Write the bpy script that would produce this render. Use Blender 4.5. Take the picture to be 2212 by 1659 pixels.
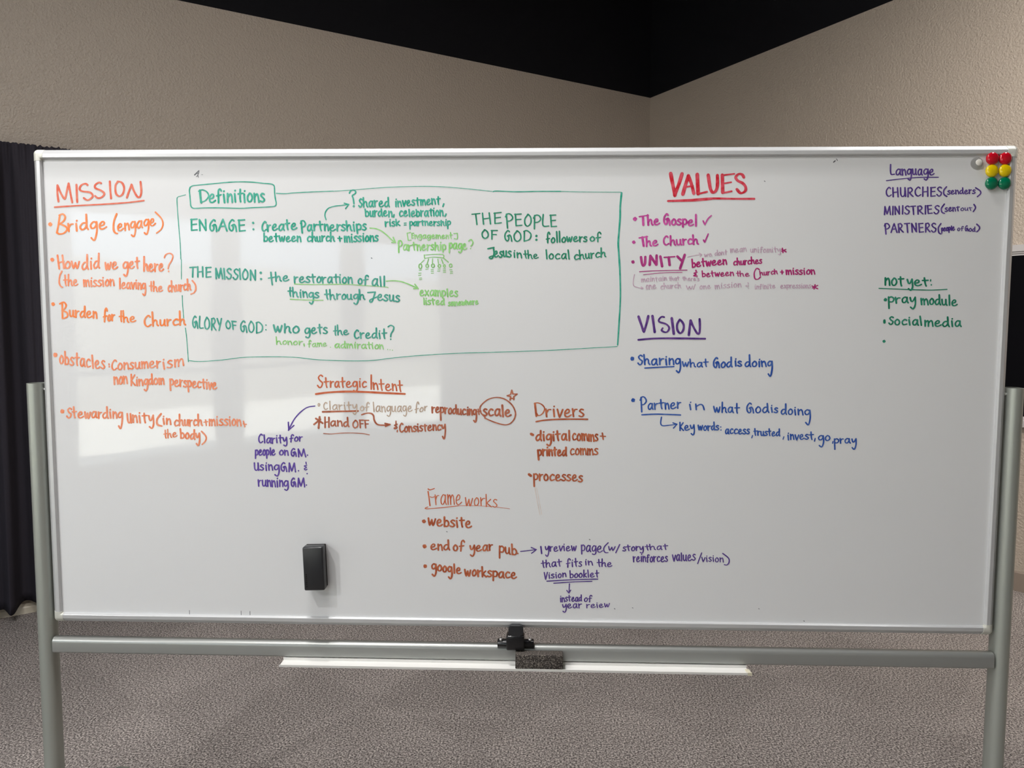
import bpy, bmesh, math, random
from mathutils import Vector, Matrix
random.seed(7)
for o_ in list(bpy.data.objects): bpy.data.objects.remove(o_)
SC = bpy.context.scene
COL = SC.collection

# ------------------------------------------------------------------ camera
F_PX = 1629.12
yaw, pitch, roll = 0.029863, 0.077202, 0.0026083
cam_d = bpy.data.cameras.new('camera'); cam = bpy.data.objects.new('camera', cam_d); COL.objects.link(cam)
cam_d.sensor_fit = 'HORIZONTAL'; cam_d.sensor_width = 36.0; cam_d.lens = 36.0*F_PX/2212.0
cam_d.clip_start = 0.05; cam_d.clip_end = 200
_f = Vector((-math.sin(yaw)*math.cos(pitch), math.cos(yaw)*math.cos(pitch), -math.sin(pitch)))
_r = Vector((math.cos(yaw), math.sin(yaw), 0)); _u = _r.cross(_f)
_r2 = _r*math.cos(roll)+_u*math.sin(roll); _u2 = -_r*math.sin(roll)+_u*math.cos(roll)
cam.matrix_world = Matrix(((_r2.x,_u2.x,-_f.x,0.047972),(_r2.y,_u2.y,-_f.y,-1.906694),(_r2.z,_u2.z,-_f.z,1.483472),(0,0,0,1)))
SC.camera = cam

# room axes: C is the corner behind the board, E1 runs along the left wall, E2 along the right wall
CX, CY = 1.0050, 4.6000
E1 = Vector((-math.sin(math.radians(52)), -math.cos(math.radians(52)), 0))
E2 = Vector((math.cos(math.radians(52)), -math.sin(math.radians(52)), 0))
def rm(a, b, z=0.0): return Vector((CX, CY, 0)) + E1*a + E2*b + Vector((0, 0, z))

# ------------------------------------------------------------------ view, world, sun, lamps
SC.view_settings.view_transform = 'Standard'; SC.view_settings.look = 'None'
SC.view_settings.gamma = 1.0; SC.view_settings.use_curve_mapping = False
SC.view_settings.exposure = 0.0
try: SC.cycles.use_denoising = True
except Exception: pass
wd = bpy.data.worlds.new('sky'); SC.world = wd; wd.use_nodes = True
bg = wd.node_tree.nodes['Background']; bg.inputs[0].default_value = (0.73, 0.86, 1.0, 1); bg.inputs[1].default_value = 3.9
def lamp(name, kind, loc, energy, color=(1,1,1), target=None, **kw):
    d = bpy.data.lights.new(name, kind); d.energy = energy; d.color = color
    for k, v in kw.items(): setattr(d, k, v)
    o = bpy.data.objects.new(name, d); COL.objects.link(o); o.location = loc
    if target is not None: o.rotation_euler = (Vector(target)-Vector(loc)).to_track_quat('-Z', 'Y').to_euler()
    return o
sun_dir = (E1*0.45 + Vector((0, 0, -1.0)))
sun = lamp('sun', 'SUN', (0, 0, 20), 27.0, (1, .96, .9), target=Vector((0, 0, 20))+sun_dir, angle=0.01)
WARM = (1.0, .93, .85); NEUT = (1.0, .98, .965)
lamp('track_and_fill_spot', 'SPOT', (-1.62, -1.70, 3.60), 128, NEUT, target=(-.55, 0.1, 1.2), spot_size=2.2, spot_blend=.7, shadow_soft_size=.02)
lamp('track_and_fill_spot', 'SPOT', (-3.70, -3.30, 3.30), 215, NEUT, target=(-.35, 0.0, 1.15), spot_size=1.0, spot_blend=.8, shadow_soft_size=.02)
lamp('track_and_fill_spot', 'SPOT', tuple(rm(2.6, 5.6, 4.0)), 660, WARM, target=tuple(rm(0, 4.6, 2.0)), spot_size=1.6, spot_blend=.9, shadow_soft_size=.06)
lamp('track_and_fill_spot', 'SPOT', tuple(rm(4.28, 3.00, 4.25)), 190, NEUT, target=tuple(rm(3.5, 2.6, 0)), spot_size=1.15, spot_blend=.9, shadow_soft_size=.06)  # added fill spot, unseen, to brighten the carpet, tray and rail from above
lamp('ceiling_fill', 'AREA', tuple(rm(1.7, 4.3, 4.3)), 56, NEUT, target=tuple(rm(1.7, 4.3, 0)), size=.6)  # this and the area lights below: added overhead fill for floor and walls
lamp('ceiling_fill', 'AREA', tuple(rm(4.6, 3.0, 4.3)), 48, NEUT, target=tuple(rm(4.6, 3.0, 0)), size=.6)
lamp('ceiling_fill', 'AREA', tuple(rm(6.2, 4.6, 4.3)), 30, NEUT, target=tuple(rm(6.2, 4.6, 0)), size=.6)

# ------------------------------------------------------------------ materials
def srgb(r, g, b):
    f = lambda c: ((c/255+0.055)/1.055)**2.4 if c/255 > .04045 else c/255/12.92
    return (f(r), f(g), f(b), 1)
def mat(name, color, rough=.5, metal=0.0, spec=.5, coat=0.0):
    m = bpy.data.materials.new(name); m.use_nodes = True
    b = m.node_tree.nodes['Principled BSDF']
    b.inputs['Base Color'].default_value = color; b.inputs['Roughness'].default_value = rough
    b.inputs['Metallic'].default_value = metal; b.inputs['Specular IOR Level'].default_value = spec
    b.inputs['Coat Weight'].default_value = coat
    return m
def node(m, kind, **kw):
    n = m.node_tree.nodes.new(kind)
    for k, v in kw.items():
        if k.startswith('i_'): n.inputs[k[2:].replace('_', ' ')].default_value = v
        else: setattr(n, k, v)
    return n
def link(m, a, ao, b, bi): m.node_tree.links.new(a.outputs[ao], b.inputs[bi])
def bsdf(m): return m.node_tree.nodes['Principled BSDF']
def noise(m, scale, detail=2.0, rough=.5, stretch=None):
    tc = node(m, 'ShaderNodeTexCoord'); n = node(m, 'ShaderNodeTexNoise', i_Scale=scale, i_Detail=detail, i_Roughness=rough)
    if stretch:
        mp = node(m, 'ShaderNodeMapping'); mp.inputs['Scale'].default_value = stretch
        link(m, tc, 'Object', mp, 'Vector'); link(m, mp, 'Vector', n, 'Vector')
    else: link(m, tc, 'Object', n, 'Vector')
    return n
def ramp(m, src, stops, out='Fac'):
    r = node(m, 'ShaderNodeValToRGB'); link(m, src, out, r, 'Fac')
    el = r.color_ramp.elements
    el[0].position, el[0].color = stops[0]; el[1].position, el[1].color = stops[-1]
    for p, c in stops[1:-1]:
        e = el.new(p); e.color = c
    return r
def bump(m, src, strength, dist, out='Fac'):
    b = node(m, 'ShaderNodeBump', i_Strength=strength, i_Distance=dist); link(m, src, out, b, 'Height'); link(m, b, 'Normal', bsdf(m), 'Normal')
    return b

def paint(name, col):                       # orange-peel textured eggshell paint
    m = mat(name, col, .36, spec=.5)
    n = noise(m, 85, 3, .55); bump(m, n, 1.0, .006)
    return m
M_WALL = paint('beige_wall_paint', srgb(172, 160, 147))
M_BLACKWALL = mat('black_wall_paint', (.0065, .0065, .0085, 1), .8, spec=.15)
M_CEIL = mat('black_ceiling_paint', (.006, .006, .007, 1), .8, spec=.1)

m = M_CARPET = mat('grey_loop_carpet', srgb(128, 120, 118), .95, spec=.1)
n1 = noise(m, 150, 3, .65); r1 = ramp(m, n1, [(.37, srgb(78, 73, 72)), (.5, srgb(150, 142, 138)), (.63, srgb(222, 212, 205))])
tc = node(m, 'ShaderNodeTexCoord'); mp = node(m, 'ShaderNodeMapping'); mp.inputs['Rotation'].default_value = (0, 0, math.radians(-52)); mp.inputs['Location'].default_value = (.21, .13, 0)
ck = node(m, 'ShaderNodeTexChecker', i_Scale=1.64); ck.inputs['Color1'].default_value = (.96, .96, .96, 1); ck.inputs['Color2'].default_value = (.89, .89, .89, 1)
link(m, tc, 'Object', mp, 'Vector'); link(m, mp, 'Vector', ck, 'Vector')
n2 = noise(m, 3.0, 3, .6); r2 = ramp(m, n2, [(.3, (.86, .86, .86, 1)), (.7, (1.0, 1.0, 1.0, 1))])
x1 = node(m, 'ShaderNodeMixRGB', blend_type='MULTIPLY', i_Fac=1.0); x2 = node(m, 'ShaderNodeMixRGB', blend_type='MULTIPLY', i_Fac=1.0)
link(m, r1, 'Color', x1, 'Color1'); link(m, ck, 'Color', x1, 'Color2'); link(m, x1, 'Color', x2, 'Color1'); link(m, r2, 'Color', x2, 'Color2')
link(m, x2, 'Color', bsdf(m), 'Base Color'); bump(m, n1, .8, .006)

m = M_BOARD = mat('white_enamel', srgb(222, 223, 224), .10, spec=.55)
n1 = noise(m, 2.2, 2, .5); bump(m, n1, .10, .01)
n2 = noise(m, 6, 4, .6, (1, 1, 2.5)); r2 = ramp(m, n2, [(.3, (.02, .02, .02, 1)), (.75, (.07, .07, .07, 1))]); link(m, r2, 'Color', bsdf(m), 'Roughness')
M_ALU = mat('satin_aluminium', srgb(196, 197, 198), .36, .25, .5)
n1 = noise(M_ALU, 30, 2, .5, (1, 8, 1)); bump(M_ALU, n1, .004, .001)
M_CAP = mat('pale_grey_plastic', srgb(205, 205, 196), .42)
M_POST = mat('grey_green_anodised', srgb(164, 168, 161), .38, .45)
M_RAIL = mat('grey_anodised_rail', srgb(158, 160, 157), .36, .5)
M_TRAY = mat('white_tray_metal', srgb(226, 225, 221), .4)
M_TRAYCAP = mat('cream_tray_cap', srgb(214, 208, 185), .5)
M_BLACK = mat('black_plastic', srgb(20, 20, 22), .22)
M_BLACK2 = mat('matte_black_plastic', srgb(36, 37, 40), .30)
M_DARK = mat('dark_hollow', srgb(20, 20, 22), .6)
M_CHROME = mat('bright_steel', srgb(225, 225, 225), .18, 1.0)
m = M_FELT = mat('dark_grey_felt', srgb(62, 58, 55), .95, spec=.1)
n1 = noise(m, 420, 2, .6); r1 = ramp(m, n1, [(.35, srgb(44, 41, 40)), (.52, srgb(76, 71, 67)), (.72, srgb(150, 141, 132))]); link(m, r1, 'Color', bsdf(m), 'Base Color'); bump(m, n1, .8, .002)
m = M_PAD = mat('charcoal_felt_pad', srgb(50, 48, 48), .95, spec=.1); bump(m, noise(m, 600, 2), .8, .001)
m = M_CLOTH = mat('black_drape_cloth', srgb(52, 49, 56), .85, spec=.15)
bump(m, noise(m, 9, 3, .6, (1, 1, .3)), .25, .02)
M_TRIM_L = mat('cream_trim_paint', srgb(205, 196, 178), .45)
M_TRIM_R = mat('taupe_trim', srgb(134, 121, 110), .5)
M_GLASSBLACK = mat('black_gloss_panel', (.003, .003, .004, 1), .35, spec=.06)
M_PFRAME = mat('light_grey_frame', srgb(186, 183, 182), .45, .2)
M_RED = mat('red_gloss_plastic', srgb(190, 14, 34), .12, coat=.3); M_YEL = mat('yellow_gloss_plastic', srgb(226, 196, 8), .12, coat=.3); M_GRN = mat('green_gloss_plastic', srgb(0, 112, 78), .12, coat=.3)
m = M_CLEAR = mat('clear_plastic', (.97, .97, .97, 1), .05); bsdf(m).inputs['Transmission Weight'].default_value = .95; bsdf(m).inputs['IOR'].default_value = 1.18
M_CORE = mat('white_magnet_core', srgb(222, 219, 210), .5)
m = M_GLASS = bpy.data.materials.new('window_glass'); m.use_nodes = True; nt = m.node_tree; nt.nodes.remove(nt.nodes['Principled BSDF'])
tr = node(m, 'ShaderNodeBsdfTransparent'); gl = node(m, 'ShaderNodeBsdfGlossy', i_Roughness=.02); mx = node(m, 'ShaderNodeMixShader', i_Fac=.06)
tr.inputs[0].default_value = (.95, .97, .97, 1); nt.links.new(tr.outputs[0], mx.inputs[1]); nt.links.new(gl.outputs[0], mx.inputs[2]); nt.links.new(mx.outputs[0], nt.nodes['Material Output'].inputs[0])
M_MULL = mat('dark_bronze_mullion', srgb(70, 66, 62), .4, .6)
M_PAVE = mat('pale_concrete', srgb(205, 202, 194), .9, spec=.1); bump(M_PAVE, noise(M_PAVE, 20, 3), .2, .01)
M_OUT = mat('outdoor_stucco', srgb(150, 146, 136), .9, spec=.1)

INK = {}
def ink(key, c1, c2, scale=55):
    m = mat('ink_'+key, c1, .45, spec=.3); n = noise(m, scale, 2, .6); r = ramp(m, n, [(.36, c1), (.66, c2)]); link(m, r, 'Color', bsdf(m), 'Base Color'); INK[key] = m
ink('orange_red', srgb(214, 92, 66), srgb(220, 128, 104)); ink('orange', srgb(240, 126, 58), srgb(236, 148, 100)); ink('orange2', srgb(236, 130, 84), srgb(238, 158, 126))
ink('teal', srgb(14, 154, 126), srgb(84, 176, 156)); ink('teal2', srgb(44, 150, 130), srgb(92, 172, 156)); ink('green', srgb(22, 124, 92), srgb(60, 152, 122)); ink('green2', srgb(14, 116, 84), srgb(56, 146, 120))
ink('lime', srgb(128, 200, 104), srgb(160, 214, 144)); ink('lime2', srgb(124, 190, 100), srgb(152, 206, 134))
ink('rust', srgb(198, 92, 56), srgb(208, 118, 82)); ink('tan', srgb(186, 162, 142), srgb(206, 188, 172)); ink('brown', srgb(160, 82, 56), srgb(188, 116, 90)); ink('brown2', srgb(162, 76, 44), srgb(194, 112, 78)); ink('smear', srgb(214, 202, 194), srgb(222, 216, 212))
ink('purple', srgb(78, 52, 146), srgb(104, 80, 166)); ink('purple2', srgb(72, 46, 128), srgb(104, 80, 152)); ink('violet', srgb(66, 34, 116), srgb(112, 74, 146))
ink('red', srgb(198, 30, 48), srgb(222, 92, 108)); ink('magenta', srgb(178, 50, 136), srgb(208, 96, 170)); ink('magenta2', srgb(158, 40, 114), srgb(182, 70, 138)); ink('magenta3', srgb(166, 28, 102), srgb(178, 52, 120)); ink('pale', srgb(186, 150, 174), srgb(204, 180, 196))
ink('blue', srgb(28, 74, 160), srgb(72, 106, 176)); ink('grey', srgb(82, 84, 90), srgb(130, 132, 136))

# ------------------------------------------------------------------ builders
def link_obj(name, me, parent=None, m=None, smooth=None):
    o = bpy.data.objects.new(name, me); COL.objects.link(o)
    if m is not None: me.materials.append(m)
    if parent is not None: o.parent = parent
    if smooth is not None:
        me.polygons.foreach_set('use_smooth', [True]*len(me.polygons))
        try: me.set_sharp_from_angle(angle=math.radians(smooth))
        except Exception: pass
    return o
def fin(name, bm, m, parent=None, smooth=None, loc=None):
    bmesh.ops.recalc_face_normals(bm, faces=bm.faces)
    me = bpy.data.meshes.new(name); bm.to_mesh(me); bm.free()
    o = link_obj(name, me, parent, m, smooth)
    if loc is not None: o.location = loc
    return o
def thing(name, label, cat, loc=(0, 0, 0), group=None, rot=(0, 0, 0)):
    o = bpy.data.objects.new(name, None); COL.objects.link(o); o.location = loc; o.rotation_euler = rot; o.empty_display_size = .05
    return tag(o, label, cat, group)
def tag(o, label, cat, group=None):
    o['label'] = label; o['category'] = cat
    if group: o['group'] = group
    return o
def structure(o): o['kind'] = 'structure'; return o
def box(bm, x0, x1, y0, y1, z0, z1, bev=0, seg=3, fr=None):
    v = [bm.verts.new(Vector(p)) for p in [(x0,y0,z0),(x1,y0,z0),(x1,y1,z0),(x0,y1,z0),(x0,y0,z1),(x1,y0,z1),(x1,y1,z1),(x0,y1,z1)]]
    fs = [bm.faces.new([v[i] for i in q]) for q in [(0,3,2,1),(4,5,6,7),(0,1,5,4),(1,2,6,5),(2,3,7,6),(3,0,4,7)]]
    if bev:
        es = list({e for f in fs for e in f.edges})
        r = bmesh.ops.bevel(bm, geom=es, offset=bev, segments=seg, profile=.5, affect='EDGES')
    if fr is not None:
        bmesh.ops.transform(bm, matrix=fr, verts=[q for q in bm.verts])
    return bm
def prism(bm, poly, p0, p1, ax, ay):
    """extrude a 2D polygon (a,b) in axes ax, ay from p0 to p1"""
    r0 = [bm.verts.new(p0+ax*a+ay*b) for a, b in poly]; r1 = [bm.verts.new(p1+ax*a+ay*b) for a, b in poly]
    n = len(poly)
    for i in range(n): bm.faces.new([r0[i], r0[(i+1) % n], r1[(i+1) % n], r1[i]])
    bm.faces.new(r0); bm.faces.new(r1[::-1]); return bm
def lathe(bm, prof, c, axis=Vector((0, 0, 1)), seg=32, ax=None, sx=1.0):
    """revolve (r,h) profile about axis through c"""
    axis = axis.normalized(); t = ax or (Vector((1, 0, 0)) if abs(axis.x) < .9 else Vector((0, 1, 0)))
    u = (t - axis*t.dot(axis)).normalized(); w = axis.cross(u); rings = []
    for r, h in prof:
        if r < 1e-6: rings.append([bm.verts.new(c+axis*h)]); continue
        rings.append([bm.verts.new(c+axis*h+u*(r*math.cos(2*math.pi*i/seg))*sx+w*(r*math.sin(2*math.pi*i/seg))) for i in range(seg)])
    for a, b in zip(rings, rings[1:]):
        for i in range(seg):
            j = (i+1) % seg
            if len(a) == 1 and len(b) == 1: continue
            if len(a) == 1: bm.faces.new([a[0], b[i], b[j]])
            elif len(b) == 1: bm.faces.new([a[i], a[j], b[0]])
            else: bm.faces.new([a[i], a[j], b[j], b[i]])
    return bm
def rrect(w, h, r, seg=6):
    pts = []
    for cx, cy, a0 in [(w/2-r, h/2-r, 0), (-w/2+r, h/2-r, 90), (-w/2+r, -h/2+r, 180), (w/2-r, -h/2+r, 270)]:
        for i in range(seg+1):
            a = math.radians(a0+90*i/seg); pts.append((cx+r*math.cos(a), cy+r*math.sin(a)))
    return pts
X, Y, Z = Vector((1, 0, 0)), Vector((0, 1, 0)), Vector((0, 0, 1))

# ------------------------------------------------------------------ the room
LW, RW, HC = 9.6, 9.2, 4.7
def quadbox(name, P, thick, n, mats):
    """thick slab from polygons: P is list of (poly, material index)"""
    bm = bmesh.new()
    for poly, mi in P:
        a = [bm.verts.new(p) for p in poly]; b = [bm.verts.new(p - n*thick) for p in poly]; k = len(poly)
        fs = [bm.faces.new(a), bm.faces.new(b[::-1])]+[bm.faces.new([a[i], b[i], b[(i+1) % k], a[(i+1) % k]]) for i in range(k)]
        for f in fs: f.material_index = mi
    bmesh.ops.recalc_face_normals(bm, faces=bm.faces)
    me = bpy.data.meshes.new(name); bm.to_mesh(me); bm.free()
    o = link_obj(name, me)
    for q in mats: me.materials.append(q)
    return structure(o)
# each wall is painted beige to a line and black above it
zl = lambda a: 3.386-.0350*a
zr = lambda b: 3.386+.0548*b
quadbox('wall_left', [([rm(0,0,0), rm(LW,0,0), rm(LW,0,zl(LW)), rm(0,0,zl(0))], 0), ([rm(0,0,zl(0)), rm(LW,0,zl(LW)), rm(LW,0,HC), rm(0,0,HC)], 1)], .12, E2, [M_WALL, M_BLACKWALL])
quadbox('wall_right', [([rm(0,0,0), rm(0,RW,0), rm(0,RW,zr(RW)), rm(0,0,zr(0))], 0), ([rm(0,0,zr(0)), rm(0,RW,zr(RW)), rm(0,RW,HC), rm(0,0,HC)], 1)], .12, E1, [M_WALL, M_BLACKWALL])
quadbox('wall_back', [([rm(0,RW,0), rm(LW,RW,0), rm(LW,RW,HC), rm(0,RW,HC)], 0)], .12, -E2, [M_WALL])
quadbox('floor', [([rm(-.12,-.12,0), rm(LW+.12,-.12,0), rm(LW+.12,RW+.12,0), rm(-.12,RW+.12,0)], 0)], .1, Z, [M_CARPET])
quadbox('ceiling', [([rm(-.12,-.12,HC), rm(-.12,RW+.12,HC), rm(LW+.12,RW+.12,HC), rm(LW+.12,-.12,HC)], 0)], .12, -Z, [M_CEIL])
# window wall behind the camera: sill, head and piers round five floor-to-door-height windows
wins = [(.9+1.62*i, .9+1.62*i+1.42) for i in range(5)]; WZ0, WZ1 = .16, 2.55
P = [([rm(LW,0,0), rm(LW,RW,0), rm(LW,RW,WZ0), rm(LW,0,WZ0)], 0), ([rm(LW,0,WZ1), rm(LW,RW,WZ1), rm(LW,RW,HC), rm(LW,0,HC)], 0)]
edges = [0]+[e for w in wins for e in w]+[RW]
for a, b in zip(edges[0::2], edges[1::2]): P.append(([rm(LW,a,WZ0), rm(LW,b,WZ0), rm(LW,b,WZ1), rm(LW,a,WZ1)], 0))
quadbox('wall_front', P, .12, -E1, [M_WALL])
for i, (a, b) in enumerate(wins):
    bm = bmesh.new()
    def bar(b0, b1, z0, z1):
        prism(bm, [(0,0),(.07,0),(.07,z1-z0),(0,z1-z0)], rm(LW+.02,b0,z0), rm(LW+.02,b1,z0), E1, Z)
    bar(a, a+.05, WZ0, WZ1); bar(b-.05, b, WZ0, WZ1); bar(a+.05, b-.05, WZ0, WZ0+.06); bar(a+.05, b-.05, WZ1-.05, WZ1); bar(a+.05, b-.05, 1.02, 1.07)
    w = structure(fin('window_%d' % (i+1), bm, M_MULL))
    bm = bmesh.new(); prism(bm, [(0,0),(.006,0),(.006,WZ1-WZ0-.11),(0,WZ1-WZ0-.11)], rm(LW+.05,a+.05,WZ0+.06), rm(LW+.05,b-.05,WZ0+.06), E1, Z)
    fin('pane', bm, M_GLASS, w)
quadbox('ground', [([rm(LW+.13,-6,-.06), rm(LW+14,-6,-.06), rm(LW+14,RW+8,-.06), rm(LW+.13,RW+8,-.06)], 0)], .1, Z, [M_PAVE])
quadbox('wall_outside', [([rm(LW+6.5,-6,-.06), rm(LW+6.5,RW+8,-.06), rm(LW+6.5,RW+8,2.6), rm(LW+6.5,-6,2.6)], 0)], .3, -E1, [M_OUT])
# baseboards
bm = bmesh.new(); prism(bm, [(0,0),(.018,0),(.018,.030),(.013,.036),(.013,.052),(.007,.062),(.007,.080),(0,.088)], rm(.03,0,0), rm(LW,0,0), E2, Z); structure(fin('baseboard_left', bm, M_TRIM_L))
bm = bmesh.new(); prism(bm, [(0,0),(.012,0),(.012,.104),(.006,.110),(0,.110)], rm(0,.0,0), rm(0,RW,0), E1, Z); structure(fin('baseboard_right', bm, M_TRIM_R))

# ------------------------------------------------------------------ black drape on the left wall
drape = thing('drape', 'black gathered floor-length drape on the left wall beside the whiteboard', 'curtain', rm(4.95, .09, 0))
def world_bm(name, bm, m, par, smooth=None):
    """bm in world coordinates, parented under an unrotated Empty"""
    bmesh.ops.translate(bm, verts=bm.verts, vec=-Vector(par.location)); return fin(name, bm, m, par, smooth)
bm = bmesh.new(); NA, NZ = 420, 60; A0, A1 = 3.95, 6.1; grid = []
rnd = random.Random(3); ph = [rnd.uniform(0, 6.28) for _ in range(8)]
def fold(a, t):                                            # t: 0 bottom, 1 top
    deep = .030*math.sin(a*38+ph[0]+1.3*math.sin(a*5+ph[1])) + .016*math.sin(a*71+ph[2]+.8*math.sin(t*3)) + .008*math.sin(a*23+ph[5]+t*2)
    fine = .006*math.sin(a*170+ph[3]) + .005*math.sin(a*263+ph[4])
    k = min(1, (1-t)/.035) if t > .965 else 1
    gather = max(0, (t-.93)/.07)
    flare = 1+.25*max(0, .25-t)/.25
    return (deep*(1-.8*gather)*flare) + fine*(.3+.9*gather)
for j in range(NZ+1):
    t = j/NZ; t = 1-(1-t)**1.25
    row = []
    for i in range(NA+1):
        a = A0+(A1-A0)*i/NA; zb = .060+.012*math.sin(a*31+ph[6])+.008*math.sin(a*67+ph[7])
        zt = 2.364+.0022*math.sin(a*240+ph[3])+.002*math.sin(a*391)
        z = zb+(zt-zb)*t
        d = .088+fold(a, t)
        pinch = math.exp(-((z-2.315)/.016)**2); d = d*(1-.25*pinch)+.09*.25*pinch
        row.append(bm.verts.new(rm(a+.010*math.sin(a*38+ph[1])*(1-t), d, z)))
    grid.append(row)
for j in range(NZ):
    for i in range(NA): bm.faces.new([grid[j][i], grid[j][i+1], grid[j+1][i+1], grid[j+1][i]])
cl = world_bm('cloth', bm, M_CLOTH, drape, 180); sd = cl.modifiers.new('thickness', 'SOLIDIFY'); sd.thickness = .002
bm = bmesh.new(); lathe(bm, [(0, 0), (.008, 0), (.008, 2.2), (0, 2.2)], rm(3.93, .060, 2.335), E1, 16)
for a in (4.0, 6.05): lathe(bm, [(0, 0), (.007, 0), (.007, .088), (0, .060)], rm(a, 0, 2.335), E2, 12)
world_bm('rod', bm, M_BLACK, drape, 40)

# ------------------------------------------------------------------ framed black panel on the right wall
pan = thing('wall_panel', 'black panel in a grey metal frame on the right wall, behind the post', 'wall panel', rm(0, 3.5, .93))
bm = bmesh.new(); B0, B1, Z0, Z1 = 2.62, 4.4, .930, 1.935
prism(bm, [(.008,0),(.016,0),(.016,Z1-Z0-.10),(.008,Z1-Z0-.10)], rm(0,B0+.05,Z0+.05), rm(0,B1-.05,Z0+.05), E1, Z); world_bm('panel', bm, M_GLASSBLACK, pan)
prof = [(0,0),(.030,0),(.030,.036),(.024,.040),(.024,.046),(.018,.050),(.018,.058),(0,.058)]
bm = bmesh.new()
prism(bm, prof, rm(0,B0,Z0), rm(0,B1,Z0), E1, Z); prism(bm, prof, rm(0,B0,Z1), rm(0,B1,Z1), E1, -Z)
prism(bm, prof, rm(0,B0,Z0+.058), rm(0,B0,Z1-.058), E1, E2); prism(bm, prof, rm(0,B1,Z0+.058), rm(0,B1,Z1-.058), E1, -E2)
world_bm('frame', bm, M_PFRAME, pan)

# ------------------------------------------------------------------ the whiteboard and its stand
wb = thing('whiteboard', 'wide mobile whiteboard covered in coloured handwriting, on a grey metal stand', 'whiteboard')
HX, ZB, ZT = 1.2200, .7000, 1.9228
bm = bmesh.new(); box(bm, -HX+.006, HX-.006, 0, .016, ZB+.006, ZT-.006); panel = fin('writing_panel', bm, M_BOARD, wb)
FP = [(0,.018),(0,.0035),(.0015,.0005),(.0100,-.0072),(.0118,-.0080),(.0200,-.0084),(.0210,-.0078),(.0235,-.0040),(.0235,.018)]
CL = .024
def framebar(p0, p1, inward):
    bm = bmesh.new(); prism(bm, FP, Vector(p0), Vector(p1), Vector(inward), Y); return fin('frame_bar', bm, M_ALU, wb)
framebar((-HX+CL,0,ZT), (HX-CL,0,ZT), (0,0,-1)); framebar((-HX+CL,0,ZB), (HX-CL,0,ZB), (0,0,1))
framebar((-HX,0,ZB+CL), (-HX,0,ZT-CL), (1,0,0)); framebar((HX,0,ZB+CL), (HX,0,ZT-CL), (-1,0,0))
for sx in (-1, 1):
    for sz, zz in ((1, ZT), (-1, ZB)):
        bm = bmesh.new(); rings = []; R = .0105
        prof = [(w-.0006 if w < .012 else w+.0004, d-(.0006 if d < .01 else -.0004)) for w, d in FP]
        steps = [('a', CL+.004)]+[('c', k*90/8) for k in range(9)]+[('b', CL+.004)]
        for kind, val in steps:
            ring = []
            for w, d in prof:
                if kind == 'a': px, pz = -val, -w
                elif kind == 'b': px, pz = -w, -val
                else:
                    th = math.radians(90-val); rr = max(R-w, 0); ex = max(w-R, 0)
                    px, pz = -R+rr*math.cos(th)-ex, -R+rr*math.sin(th)-ex
                ring.append(bm.verts.new((sx*(HX+px), d, zz+sz*pz)))
            rings.append(ring)
        n = len(prof)
        for a, b in zip(rings, rings[1:]):
            for i in range(n): bm.faces.new([a[i], a[(i+1) % n], b[(i+1) % n], b[i]])
        bm.faces.new(rings[0]); bm.faces.new(rings[-1][::-1]); bmesh.ops.remove_doubles(bm, verts=bm.verts, dist=1e-5)
        fin('corner_cap', bm, M_CAP, wb, 35)['label'] = 'pale plastic corner cap'
# posts: oval tube, open at the top, standing on a foot bar with casters
PX = 1.2445
for s in (-1, 1):
    bm = bmesh.new(); out = rrect(.0395, .052, .0185, 8); inn = rrect(.0355, .048, .0165, 8)
    n = len(out); zt = 1.332
    ro0 = [bm.verts.new((s*PX+a, .010+b, .085)) for a, b in out]; ro1 = [bm.verts.new((s*PX+a, .010+b, zt)) for a, b in out]
    ri1 = [bm.verts.new((s*PX+a, .010+b, zt)) for a, b in inn]; ri0 = [bm.verts.new((s*PX+a, .010+b, zt-.05)) for a, b in inn]
    for i in range(n):
        j = (i+1) % n
        bm.faces.new([ro0[i], ro0[j], ro1[j], ro1[i]]); bm.faces.new([ro1[i], ro1[j], ri1[j], ri1[i]]); bm.faces.new([ri1[i], ri1[j], ri0[j], ri0[i]])
    bm.faces.new(ro0[::-1])
    post = fin('post', bm, M_POST, wb, 40)
    bm = bmesh.new(); prism(bm, rrect(.0353, .0478, .0164, 8), Vector((s*PX, .010, zt-.006)), Vector((s*PX, .010, zt-.012)), X, Y); fin('plug', bm, M_DARK, post, 40)['label'] = 'dark plug in the open end'
    bm = bmesh.new(); lathe(bm, [(0,0),(.0042,0),(.0042,.0075),(0,.0075)], Vector((s*(HX-.001), .006, 1.3165)), X*s, 16); fin('pivot_pin', bm, M_CHROME, wb, 40)['label'] = 'bright steel pivot pin'
    bm = bmesh.new(); box(bm, s*PX-.022, s*PX+.022, -.32, .34, .055, .095, .008); foot = fin('foot_bar', bm, M_POST, wb, 40)
    for yy in (-.28, .30):
        bm = bmesh.new()
        for k in (-1, 1): lathe(bm, [(0,-.008),(.018,-.008),(.025,-.004),(.025,.004),(.018,.008),(0,.008)], Vector((s*PX+k*.011, yy, .025)), X, 24)
        box(bm, s*PX-.0035, s*PX+.0035, yy-.012, yy+.012, .02, .056); fin('caster', bm, M_BLACK, foot, 40)
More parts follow.
